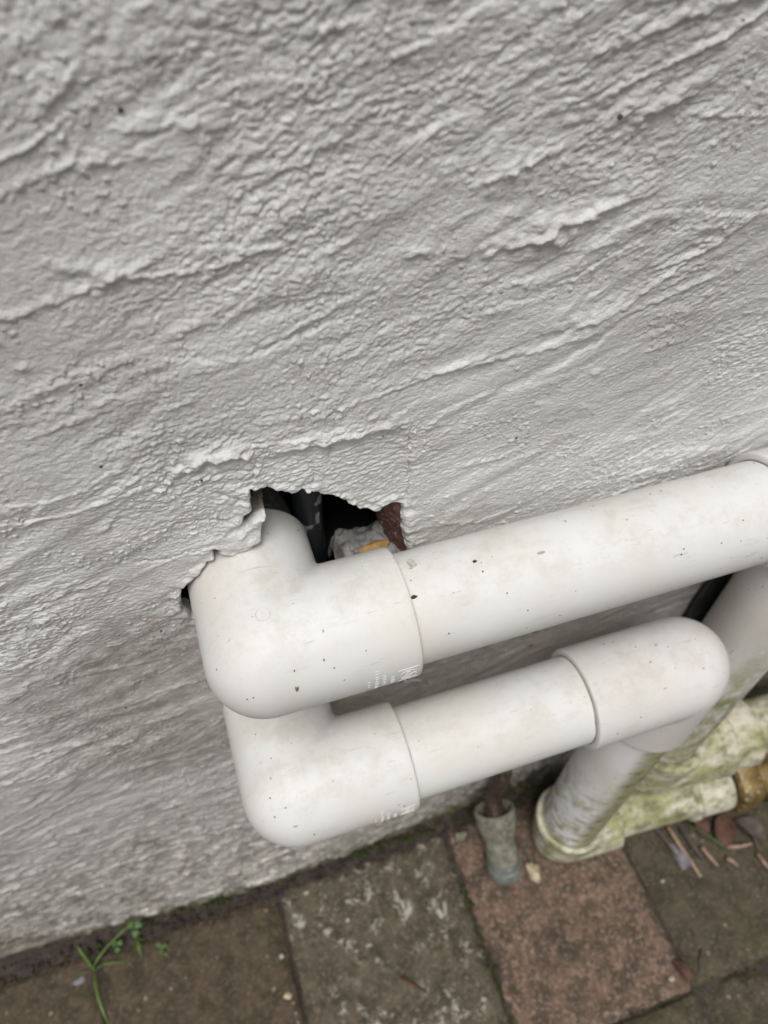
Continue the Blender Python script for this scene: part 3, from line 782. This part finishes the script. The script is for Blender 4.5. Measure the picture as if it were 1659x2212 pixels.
def markings(elb, cy, cz, x0, r, base_deg, full=True):
    """raised maker's emblem and moulded lettering on the socket, running to its mouth at x0"""
    mb = MB()
    def bar(xa, xb, da, db, rad=0.17, k=8):
        mb.add(*tube([on_x_leg(xa + (xb - xa) * t, base_deg + da + (db - da) * t, cy, cz, r + 0.02) for t in np.linspace(0, 1, k)], rad, 6))
    bar(x0 - 9.6, x0 - 1.8, 0, 0.5); bar(x0 - 9.0, x0 - 1.4, -22, -21.5)
    pts = []
    for a in np.linspace(0, 2 * np.pi, 33):
        pts.append(on_x_leg(x0 - 5.5 + 3.3 * math.cos(a), base_deg - 11 + 8.2 * math.sin(a), cy, cz, r + 0.02))
    mb.add(*tube(pts, 0.15, 6))
    bar(x0 - 7.0, x0 - 2.4, -9, -9); bar(x0 - 8.4, x0 - 4.2, -12.5, -12.5); bar(x0 - 6.4, x0 - 5.0, -5.5, -5.5); bar(x0 - 8.0, x0 - 4.6, -16, -16)
    bar(x0 - 5.4, x0 - 5.4, -5.5, -9)
    mb.out('maker_emblem', elb.data.materials[0], elb)
    mb = MB()
    for cx, d0, d1, step, w in ((x0 - 11.4, -6, -19, 3.1, 1.5), (x0 - 14.6, 0, -17, 3.3, 1.4), (x0 - 17.4, 8, -23, 3.4, 1.5), (x0 - 20.4, -4, -14, 4.6, 1.1)):
        d = d0; i = 0
        while d > d1:
            k = (i * 7 + int(cx)) % 5
            bar(cx - w / 2, cx + w / 2 * (0.6 if k == 1 else 1), d, d - (1.0 if k == 2 else 0), 0.13, 3)
            if k in (0, 3): bar(cx - w / 2, cx - w / 2, d, d - 1.6, 0.12, 3)
            if k == 4: bar(cx + w / 2, cx + w / 2, d, d - 1.6, 0.12, 3)
            d -= step; i += 1
    mb.out('raised_lettering', elb.data.materials[0], elb)

def mould_seam(elb, corner, r, a0, a1, rho=3.5):
    """fine raised moulding line where the rounded end begins (plane parallel to the wall)"""
    pts = []
    for a in np.linspace(math.radians(a0), math.radians(a1), 26):
        u = r * math.cos(a); v = r * math.sin(a)     # u towards -x, v up
        R = float(corner_radius(u, rho))
        pts.append((corner[0] - u, corner[1] + (R - u), corner[2] + v))
    V, F = tube(pts, np.interp(np.linspace(0, 1, 26), [0, .3, .7, 1], [.06, .13, .11, .04]), 6)
    build('mould_seam', V, F, elb.data.materials[0], elb)

YU, ZU = -26.5, 398.0      # upper run axis
YL, ZL = -45.0, 300.0      # lower run axis
up = thing('waste_pipe', (5.6, YU, ZU - 25), 'upper white plastic waste pipe run coming out of the broken hole in the wall', 'pipe')
e = add_elbow(up, (5.6, YU, ZU), (1, 0, 0), (0, 1, 0), 50, 46, M['pvc'])
markings(e, YU, ZU, 55.6, 24.9, 6)
mould_seam(e, (5.6, YU, ZU), 24.9, 8, 62)
V, F = [], None
ring = MB(); pts = []
for a in np.linspace(0, 2 * np.pi, 29):
    x = 5.0 + 2.5 * math.cos(a); yy = YU - 0.8 + 2.5 * math.sin(a)
    q = math.sqrt(max(0.0, 24.9 ** 2 - (yy - YU) ** 2))
    pts.append((x, yy, ZU + q + 0.02))
ring.add(*tube(pts, 0.16, 6)); ring.out('mould_ring', M['pvc'], e)
add_pipe(up, (40, YU, ZU), (235, YU, ZU), M['pvc'])
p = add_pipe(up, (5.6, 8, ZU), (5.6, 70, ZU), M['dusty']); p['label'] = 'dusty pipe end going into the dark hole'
add_elbow(up, (264, YU, ZU), (-1, 0, 0), (0, 0, -1), 50, 50, M['pvc'])
p = add_pipe(up, (264, YU - 1, 365), (264, YU - 1, 100), M['pvc_d2']); p['label'] = 'grey-white downpipe with green algae film'
# horizontal stained fitting at the foot of the second downpipe
BD = np.array([math.cos(math.radians(3)), -math.sin(math.radians(3)), 0.0])      # the runs at the foot swing out from the wall
C2 = np.array([264, YU - 1, 78.0])
V, F = elbow_surface(C2, (0, 0, 1), BD, 45, 58, 27.0, 4.0, 21.9)
b2 = build('elbow', V, F, M['pvc_base'], up); b2['label'] = 'green-stained lower elbow above the brass fitting'
V, F = lathe(C2 + BD * 56, BD, [(-6, 20), (0, 20), (2.6, 20.3), (2.8, 25.5), (3.6, 26.4), (24, 26.6), (25, 25.8), (25, 21), (26, 21), (160, 21), (1500, 21), (1500, 1)], 56)
build('coupling', V, F, M['pvc_base'], up)

lo = thing('waste_pipe', (2.8, YL, ZL - 25), 'lower white plastic waste pipe run ending in a brass fitting near the ground', 'pipe')
e = add_elbow(lo, (2.8, YL, ZL), (1, 0, 0), (0, 1, 0), 50, 46, M['pvc'], k_out=0.97)
markings(e, YL, ZL, 52.6, 24.9, 8)
mould_seam(e, (2.8, YL, ZL), 24.9, 8, 66)
add_pipe(lo, (38, YL, ZL), (160, YL, ZL), M['pvc'])
add_pipe(lo, (2.8, -6, ZL), (2.8, 40, ZL), M['pvc_old'])
add_elbow(lo, (197, YL, ZL), (-1, 0, 0), (0, 0, -1), 56, 51, M['pvc_old'], rho=3.0)
p = add_pipe(lo, (197, YL, 262), (195, YL, 40), M['pvc_d1']); p['label'] = 'white downpipe streaked with green algae'
C1 = np.array([195, YL, 22.5])
V, F = elbow_surface(C1, (0, 0, 1), BD, 33, 40, 24.0, 4.0, 21.8)
b1 = build('elbow', V, F, M['pvc_base'], lo); b1['label'] = 'cream stained elbow resting on the paving'
V, F = lathe(C1 + BD * 28, BD, [(0, 17), (10, 17.6)] + [(s, 17.8 + 0.15 * math.sin(s)) for s in np.linspace(14, 74, 12)] + [(76, 17.6), (76.6, 20.6), (79, 21.6), (82.5, 21.2), (83, 18.0)], 56)
build('pipe', V, F, M['pvc_base'], lo)
V, F = lathe(C1 + BD * 112, BD, [(-2, 15), (-0.6, 18.6), (0.6, 20.0), (26, 20.2), (28, 19.4), (28.6, 15)], 56)
build('coupling', V, F, M['pvc_base'], lo)
V, F = lathe(C1 + BD * 138.5, BD, [(0, 14.5), (0.2, 16.2), (5.5, 16.2), (5.7, 14)], 48)
build('rubber_seal', V, F, M['black'], lo)
# brass compression nut (hexagonal) and threaded body
prof = [(152, 17.0), (152.4, 22.0), (154.6, 25.0), (170, 25.2), (172.4, 22.8), (172.6, 17)]
_, bu, bw = frame(BD)
V = []
for q, rr in prof:
    for a in np.linspace(0, 2 * np.pi, 48, endpoint=False):
        m = ((a - 0.35) % (np.pi / 3)) - np.pi / 6
        flat = min(1.0, math.cos(np.pi / 6) / math.cos(m) * 1.06) if rr > 22.5 else 1.0
        V.append(C1 + BD * (q - 9) + bu * rr * flat * math.cos(a) + bw * rr * flat * math.sin(a))
build('brass_nut', V, grid_faces(len(prof), 48, True)[:, ::-1], M['brass'], lo)
prof = [(0, 15), (0.5, 19.4)]
for k in range(5): prof += [(1 + k * 1.6, 19.8), (1.8 + k * 1.6, 18.5)]
prof += [(10, 19.8), (10.4, 24), (20, 24.4), (21, 22), (60, 20.5), (150, 20.5), (1500, 20.5), (1500, 1)]
V, F = lathe(C1 + BD * 163.6, BD, prof, 48)
build('brass_body', V, F, M['brass'], lo)

def socket_collar(parent, c, axis, r, mat):
    # raised band round a socket mouth; c is the mouth, axis points outwards
    V, F = lathe(np.array(c), axis, [(-11, r - 0.4), (-10.2, r + 1.3), (-9, r + 1.9), (-1, r + 1.9), (0.5, r + 1.2), (0.6, 22.2), (-1, 22.0)], 56)
    build('collar', V, F, mat, parent)
socket_collar(up, C2 + np.array([0, 0, 45]), (0, 0, 1), 27.0, M['pvc_base'])
socket_collar(up, C2 + BD * 57, BD, 27.0, M['pvc_base'])
socket_collar(lo, C1 + np.array([0, 0, 33]), (0, 0, 1), 24.0, M['pvc_base'])
def cement_bead(parent, c, axis, r, seed):
    # grubby line of solvent cement and dirt where the pipe enters the socket
    a, u, w = frame(axis)
    pts = []; rad = []
    for i, t in enumerate(np.linspace(0, 2 * np.pi, 61)):
        k = float(pn(np.array(math.cos(t) * 2.5 + seed), np.array(math.sin(t) * 2.5), 150))
        pts.append(np.array(c) + a * (0.12 + 0.5 * max(0, k)) + (u * math.cos(t) + w * math.sin(t)) * (r + 0.02)); rad.append(0.20 + 0.22 * abs(k))
    V, F = tube(pts, rad, 6)
    build('cement_bead', V, F, M['grime'], parent)
cement_bead(up, (55.6, YU, ZU), (1, 0, 0), 21.5, 1)
cement_bead(up, (214, YU, ZU), (-1, 0, 0), 21.5, 2)
cement_bead(lo, (52.8, YL, ZL), (1, 0, 0), 21.5, 3)
cement_bead(lo, (141, YL, ZL), (-1, 0, 0), 21.5, 4)
cement_bead(lo, (196.9, YL, 249), (0, 0, -1), 21.5, 5)

# ------------------------------------------------------------------ hose, strip, leaning stub
V, F = tube([(33.7, 27 + 0.02 * max(0, z - 400), z) for z in np.linspace(346, 476, 22)], 6.0, 24)
hose = build('hose', V, F, M['hose'])
set_props(hose, 'thin black hose standing inside the dark hole beside the upper elbow', 'hose')

def black_strip():
    xs = np.linspace(245, 286, 22); zs = np.linspace(60, 392, 150)
    X, Z = np.meshgrid(xs, zs, indexing='ij')
    fold = Z - 0.55 * (X - 245)
    Y = -4.6 - 1.2 * np.exp(-((fold - 256) / 3.2) ** 2) - 1.6 * np.exp(-((fold - 243) / 4) ** 2) + 0.7 * np.exp(-((fold - 249) / 2.5) ** 2) + 0.6 * pn(X / 14, Z / 30, 131) - 1.1 * np.exp(-((X - 258) / 3) ** 2)
    f = np.stack([X + 0.8 * pn(X * 0, Z / 18, 132), Y, Z], -1).reshape(-1, 3); b = f.copy(); b[:, 1] += 1.4
    n = len(f); nx, nz = 22, 150
    F = [tuple(q) for q in grid_faces(nx, nz)] + [tuple(q)[::-1] for q in grid_faces(nx, nz, False, n)]
    for i in range(nx - 1):
        F.append((i * nz, (i + 1) * nz, n + (i + 1) * nz, n + i * nz)); F.append((i * nz + nz - 1, n + i * nz + nz - 1, n + (i + 1) * nz + nz - 1, (i + 1) * nz + nz - 1))
    for k in range(nz - 1):
        F.append((k, n + k, n + k + 1, k + 1)); a = (nx - 1) * nz + k; F.append((a, a + 1, n + a + 1, n + a))
    o = build('plastic_strip', f if False else np.concatenate([f, b]), F, M['black'])
    set_props(o, 'creased black plastic strip against the wall behind the algae-filmed downpipe', 'strip')
black_strip()

def stub():
    top = np.array([143.5, -20.0, 50.0]); bot = np.array([141.5, -61.0, 10.5])
    ax = bot - top; L = np.linalg.norm(ax)
    t = thing('pipe_stub', (143, -45, 0), 'short grey-green plastic stub with a rusty rod, leaning between wall and red paver', 'pipe stub')
    V, F = lathe(top, ax, [(16, 10.5), (2, 12.0), (0, 12.8), (-0.4, 14.4), (0.6, 15.6), (3, 16.0), (14, 15.0), (20, 13.0), (24, 11.8)], 40)
    build('collar', V, F, M['stub'], t)
    V, F = lathe(top, ax, [(14, 5), (15, 11.2), (20, 11.2), (32, 11.8), (42, 12.6), (46, 12.8)], 40)
    build('body', V, F, M['stub'], t)
    V, F = lathe(top, ax, [(41, 6), (42, 13.0), (43, 13.6), (L - 4, 13.6), (L - 1, 12.0), (L + 1.2, 7.5), (L + 1.8, 0.2)], 40)
    build('end_cap', V, F, M['stub_green'], t)
    a = ax / L
    V, F = tube([top + a * 12, top + a * 2, top - a * 10 + np.array([0.3, 0.5, 3]), np.array([147.5, -12.5, 72]), np.array([148.5, -10.0, 96]), np.array([149, -6.0, 106]), np.array([149, 6.0, 111])], [6.6, 6.8, 6.6, 6.6, 6.6, 6.6, 6.6], 24)
    r = build('rod', V, F, M['rust'], t)
    V, F = lathe(top + a * 4.5, -a, [(0, 6), (0.1, 7.8), (4, 8.0), (4.2, 6)], 28)
    build('rod_ring', V, F, M['rust'], r)
stub()

# ------------------------------------------------------------------ plants
def blade(pts, w, mat, parent, name='blade'):
    P = np.array(pts, float)
    t = np.linspace(0, 1, 14)
    k = len(P) - 1
    # Catmull-ish interpolation by polynomial fit
    s = np.linspace(0, 1, len(P)); co = [np.polyfit(s, P[:, i], min(k, 3)) for i in range(3)]
    C = np.stack([np.polyval(c, t) for c in co], -1)
    T = np.gradient(C, axis=0); T /= np.linalg.norm(T, axis=1)[:, None]
    side = np.cross(T, np.array([0.1, 0.2, 1.0])); side /= np.linalg.norm(side, axis=1)[:, None] + 1e-9
    nrm = np.cross(side, T)
    ww = 0.5 * w * np.clip(np.minimum(0.55 + t * 2.0, (1.02 - t) * 2.6), 0.03, 1)
    V = np.concatenate([np.stack([C - side * ww[:, None], C - nrm * (ww * 0.35)[:, None], C + side * ww[:, None], C - nrm * (ww * 0.35 - 0.12)[:, None]], 1).reshape(-1, 3)])
    F = [tuple(q) for q in grid_faces(14, 4, True)]
    return build(name, V, F, mat, parent)

scene.cycles.use_denoising = True

g = thing('grass_tuft', (-168, -24, 0), 'bright green grass tuft with splayed blades at the foot of the wall', 'grass')
blade([(-168, -24, 0), (-172, -14, 9), (-175, -7, 15)], 1.8, M['grass'], g)
blade([(-168, -24, 0), (-158, -17, 12), (-140, -8, 16), (-128, -5, 13)], 1.7, M['grass'], g)
blade([(-167, -25, 0), (-164, -38, 14), (-161, -52, 16), (-158, -66, 8)], 2.0, M['grass'], g)
blade([(-167, -24, 0), (-156, -24, 5), (-144, -28, 4)], 1.3, M['grass'], g)
blade([(-168, -23, 0), (-176, -24, 4), (-182, -26, 3)], 1.1, M['grass_dark'], g)

def leaf_disc(c, r, up_, parent, mat, asp=1.0, ang=0.0, name='leaf'):
    r = r * 0.62
    a, u, w = frame(up_)
    u, w = u * math.cos(ang) + w * math.sin(ang), w * math.cos(ang) - u * math.sin(ang)
    th = np.linspace(0, 2 * np.pi, 16, endpoint=False)
    V = []
    for rr in (0.02, 0.55, 1.0):
        for q in th:
            rad = r * rr * (1 - 0.18 * max(0, math.cos(q)) ** 8) * (1 + 0.22 * math.sin(3 * q + ang * 5) + 0.1 * math.sin(7 * q + ang * 3))
            V.append(np.array(c) + u * rad * math.cos(q) * asp + w * rad * math.sin(q) + a * (-0.22 * r * rr * rr + 0.1 * r * abs(math.sin(q)) * rr))
    V = np.array(V); B = V - a * 0.15
    F = [tuple(q) for q in grid_faces(3, 16, True)] + [tuple(q)[::-1] for q in grid_faces(3, 16, True, 48)]
    F += [(32 + i, 80 + i, 80 + (i + 1) % 16, 32 + (i + 1) % 16) for i in range(16)]
    return build(name, np.concatenate([V, B]), F, mat, parent)

c = thing('clover', (-134, -9, 0), 'small bright green clover sprig in the soil beside the grass tuft', 'weed')
for (x, y, z, r, an) in ((-137, -6, 13, 4.2, 0.3), (-131, -8, 15, 4.4, 2.2), (-134, -13, 14, 4.0, 4.2)):
    leaf_disc((x, y, z), r, (0.1, -0.3, 1), c, M['clover'], 1.0, an)
    V, F = tube([(-134, -9, -1), ((x - 134) / 2, (y - 9) / 2, z * .6), (x, y, z - .4)], 0.45, 6); build('stem', V, F, M['grass'], c)
for (x, y, z, r, an) in ((-152, -14, 9, 3.6, 1.0), (-147, -15, 10, 3.7, 3.0), (-150, -19, 9, 3.4, 5.0)):
    pass
c = thing('clover', (-149, -15, 0), 'dark green three-leaved clover between the grass blades', 'weed')
for (x, y, z, r, an) in ((-151, -13, 7, 3.2, 1.0), (-146.5, -14, 8, 3.4, 3.0), (-149, -18, 7.4, 3.1, 5.0)):
    leaf_disc((x, y, z), r, (0.1, -0.2, 1), c, M['clover'], 1.0, an)
    V, F = tube([(-149, -15, -1), (x, y, z - .4)], 0.4, 6); build('stem', V, F, M['grass'], c)
c = thing('seedling', (-118, -28, 0), 'tiny upright green seedling rooted at the paver edge', 'weed')
V, F = tube([(-117, -30, -1), (-117.5, -28, 5), (-118, -25, 10)], [0.6, .55, .35], 6); build('stem', V, F, M['grass'], c)
for (x, y, z, r, an) in ((-119.5, -24.5, 9.5, 2.5, 0.6), (-115.6, -26, 8, 2.3, 2.5), (-119.3, -29, 5.5, 2.2, 3.9), (-116, -31, 4, 1.9, 1.2)):
    leaf_disc((x, y, z), r, (0.2, -0.4, 1), c, M['clover'], 1.25, an)
c = thing('weed', (-133, -22, 0), 'narrow-leaved green weed hanging over the brown paver', 'weed')
blade([(-134, -12, 1), (-133.5, -20, 8), (-132, -29, 9)], 2.4, M['grass'], c, 'leaf')
blade([(-134, -12, 1), (-131, -16, 9), (-128.5, -19, 11)], 2.0, M['clover'], c, 'leaf')
gb = thing('dull_grass', (304, -78, 0), 'single dull green grass blade lying under the brass fitting', 'grass')
blade([(297, -66, 1), (305, -78, 9), (312, -90, 11), (318, -99, 5)], 2.1, M['grass_dark'], gb)

# ------------------------------------------------------------------ stones and litter
def pebble(name, c, r, mat, label, cat, seed, group=None):
    r3 = np.random.default_rng(seed)
    nu, nv = 9, 14
    V = []
    for i in range(nu):
        ph = math.pi * i / (nu - 1)
        for j in range(nv):
            a = 2 * math.pi * j / nv
            d = np.array([math.sin(ph) * math.cos(a), math.sin(ph) * math.sin(a), math.cos(ph)])
            k = 1 + 0.6 * float(pn(np.array(d[0] * 1.4 + seed), np.array(d[1] * 1.4 + d[2]), 140)) + (0.3 * float(pn(np.array(d[0] * 4 + seed), np.array(d[1] * 4 + d[2] * 2), 141)))
            V.append(np.array(c) + d * k * np.array(r) * (0.72 if name == 'pebble' else 0.9))
    o = build(name, V, grid_faces(nu, nv, True)[:, ::-1], mat)
    return set_props(o, label, cat, group)

pebble('stone', (165, -62, 3), (5.5, 9.0, 4.0), M['cream_stone'], 'cream broken stone beside the foot of the stained elbow', 'stone', 3)
pebble('stone', (157, -48, 2.5), (4.0, 5.5, 3.2), M['pale_stone'], 'small pinkish stone behind the cream broken stone', 'stone', 5)
pebble('stone', (281, -88, 2.5), (6, 12, 4.0), M['grey_stone'], 'flat grey stone on the paver below the cream pipe', 'stone', 9)
pebble('pebble', (17, -50, 1.2), (2.6, 2.2, 1.5), M['pale_stone'], 'pale pebble on the lichen-blotched paver, nearest the wall', 'pebble', 11)
pebble('pebble', (27, -71, 1.1), (3.1, 2.2, 1.4), M['pale_stone'], 'pale pebble in the middle of the lichen-blotched paver', 'pebble', 12)
pebble('pebble', (-37.5, -83.5, 1.4), (3.6, 3.0, 1.8), M['cream_stone'], 'largest oval cream pebble, on the brown paver by the narrow joint', 'pebble', 13)
pebble('pebble', (-36, -58, 1.2), (2.6, 2.6, 1.5), M['pale_stone'], 'small cream pebble between the oval pebble and the wall', 'pebble', 14)
pebble('pebble', (95.5, -129, 1.0), (3.2, 2.4, 1.3), M['pale_stone'], 'pale pebble close to the mossy joint at the bottom of the picture', 'pebble', 15)
pebble('pebble', (231, -160, 1.2), (3.4, 2.6, 1.6), M['pale_stone'], 'whitish pebble at the corner where the paving joints cross', 'pebble', 16)
pebble('pebble', (259, -100, 1.0), (2.6, 2.0, 1.3), M['pale_stone'], 'pale pebble on the olive paver right of the red one', 'pebble', 17)
pebble('pebble', (121, -20, 2.5), (6.5, 5.5, 3.4), M['stub'], 'grey lump of mortar beside the leaning stub', 'pebble', 18)
pebble('pebble', (-8, -22, 1.5), (3.6, 2.2, 1.6), M['pale_stone'], 'white chip in the soil strip below the lower elbow', 'pebble', 19)
pebble('pebble', (-178, -28, 1.5), (7, 3.4, 1.6), M['grey_stone'], 'grey chip at the root of the grass tuft', 'pebble', 20)

def twig(pts, r, mat, label):
    V, F = tube(pts, np.linspace(r, r * 0.55, len(pts)), 8)
    set_props(build('twig', V, F, mat), label, 'twig', 'plant litter under the brass fitting')
twig([(283, -66, 4), (284.5, -82, 4), (287, -94, 3), (288.5, -107, 2)], 1.9, M['twig'], 'pale straw twig next to the flat grey stone')
twig([(271, -60, 4), (276, -74, 4.5), (279, -88, 3)], 2.2, M['twig_dark'], 'dark twig under the cream pipe')
twig([(292, -70, 5), (294, -84, 5), (297, -96, 3)], 2.0, M['twig_dark'], 'dark twig between the straw twig and the grass blade')
twig([(320, -94, 3), (330, -97, 4), (341, -98, 3)], 1.9, M['twig'], 'orange-brown twig in front of the dead leaf')
twig([(341, -106, 2.5), (342, -114, 3), (345, -124, 2)], 1.7, M['twig'], 'pinkish twig at the right edge of the picture')
twig([(338, -78, 6), (345, -90, 5), (344, -104, 3)], 1.6, M['twig_dark'], 'curved dark twig beneath the brass nut')
twig([(316, -101, 2), (319, -105, 2.4), (321, -109, 2)], 1.8, M['twig'], 'stubby straw twig at the tip of the grass blade')
twig([(301, -88, 3), (303, -96, 3), (306, -104, 2)], 1.8, M['twig'], 'short brown twig left of the dead leaf')
twig([(252, -165, 1), (256, -157, 2), (262, -150, 1)], 1.2, M['twig_dark'], 'small dark twig near the crossing of the paving joints')
twig([(43, -98, 1.5), (50, -105, 2.2), (58, -113, 1.2)], 1.1, M['leaf'], 'reddish brown stalk lying on the lichen-blotched paver')

def dead_leaf(c, lx, ly, rot, curl, mat, label):
    nu, nv = 13, 9
    V = []
    for i in range(nu):
        s = i / (nu - 1)
        w = math.sin(math.pi * min(1, s * 1.02 + 0.01)) ** 0.7
        for j in range(nv):
            q = j / (nv - 1) * 2 - 1
            x = (s - .5) * lx; y = q * w * ly / 2
            z = curl * (q * q) * w + 2 * math.sin(s * 4) + 0.6 * math.sin(7 * s + 3 * q)
            V.append((c[0] + x * math.cos(rot) - y * math.sin(rot), c[1] + x * math.sin(rot) + y * math.cos(rot), c[2] + z))
    V = np.array(V); B = V.copy(); B[:, 2] -= 0.3; n = len(V)
    F = [tuple(q) for q in grid_faces(nu, nv)] + [tuple(q)[::-1] for q in grid_faces(nu, nv, False, n)]
    o = build('dead_leaf', np.concatenate([V, B]), F, mat)
    set_props(o, label, 'leaf', 'plant litter under the brass fitting')
dead_leaf((325, -82, 4), 30, 18, 0.9, 4, M['leaf'], 'curled red-brown dead leaf under the brass nut')
dead_leaf((309, -72, 3), 24, 12, 1.4, 3, M['leaf'], 'dead brown leaf under the pipe coupling')
dead_leaf((346, -88, 3), 26, 15, 2.2, 5, M['twig_dark'], 'dark shrivelled leaf at the right edge below the brass')
dead_leaf((240, -158, 2), 18, 8, 1.9, 3, M['leaf'], 'small brown leaf scrap in the joint beside the red paver')

# crumbs and flakes on the pipes
def chip(name, c, size, nrm, mat, label, cat, seed):
    r3 = np.random.default_rng(seed)
    a, u, w = frame(nrm)
    n = 9; V = []
    for k, (rr, hh) in enumerate(((1.0, 0.0), (0.85, 1.0), (0.02, 1.1))):
        for j in range(n):
            th = 2 * math.pi * j / n
            q = rr * (1 if k == 2 else r3.uniform(0.45, 1.3))
            V.append(np.array(c) + u * size[0] * q * math.cos(th) + w * size[1] * q * math.sin(th) + a * size[2] * hh)
    o = build(name, V, grid_faces(3, n, True), mat, None, False)
    return set_props(o, label, cat)
def up_n(deg): a = math.radians(deg); return (0, -math.cos(a), math.sin(a))
chip('flake', on_x_leg(10.0, 21, YU, ZU, 24.9), (0.7, 1.25, 0.45), up_n(21), M['flake'], 'brown curled flake stuck low on the upper left elbow', 'flake', 1)
chip('flake', on_x_leg(21, 40, YU, ZU, 24.9), (0.3, 0.5, 0.25), up_n(40), M['flake'], 'tiny orange-brown flake right of the curled flake on the upper elbow', 'flake', 2)
chip('crumb', on_x_leg(61.0, 104, YU, ZU, 21.4), (2.6, 1.7, 1.2), up_n(104), M['plaster_bit'], 'white plaster crumb on top of the upper pipe by the socket mouth', 'crumb', 3)
chip('crumb', on_x_leg(57.2, 70, YU, ZU, 21.5), (0.6, 1.3, 0.6), up_n(70), M['crumb'], 'black crumb caught at the mouth of the upper socket', 'crumb', 4)
chip('crumb', on_x_leg(83, 88, YU, ZU, 21.5), (0.5, 1.0, 0.5), up_n(88), M['crumb'], 'black crumb on the middle of the upper pipe', 'crumb', 6)
chip('crumb', on_x_leg(10.5, 38, YU, ZU, 24.9), (0.22, 0.34, 0.25), up_n(38), M['crumb'], 'dark grey crumb above the curled flake on the upper elbow', 'crumb', 7)
V, F = tube([(57, -25.5, 373.5), (59, -24.5, 345), (62, -21, 322), (66.4, -16, 311.2), (72, -13, 302), (78.6, -12, 291)], [0.3, 0.4, 0.5, 0.75, 0.7, 0.35], 8)
set_props(build('thread', V, F, M['thread']), 'white strand hanging behind the upper elbow near the wall', 'strand')
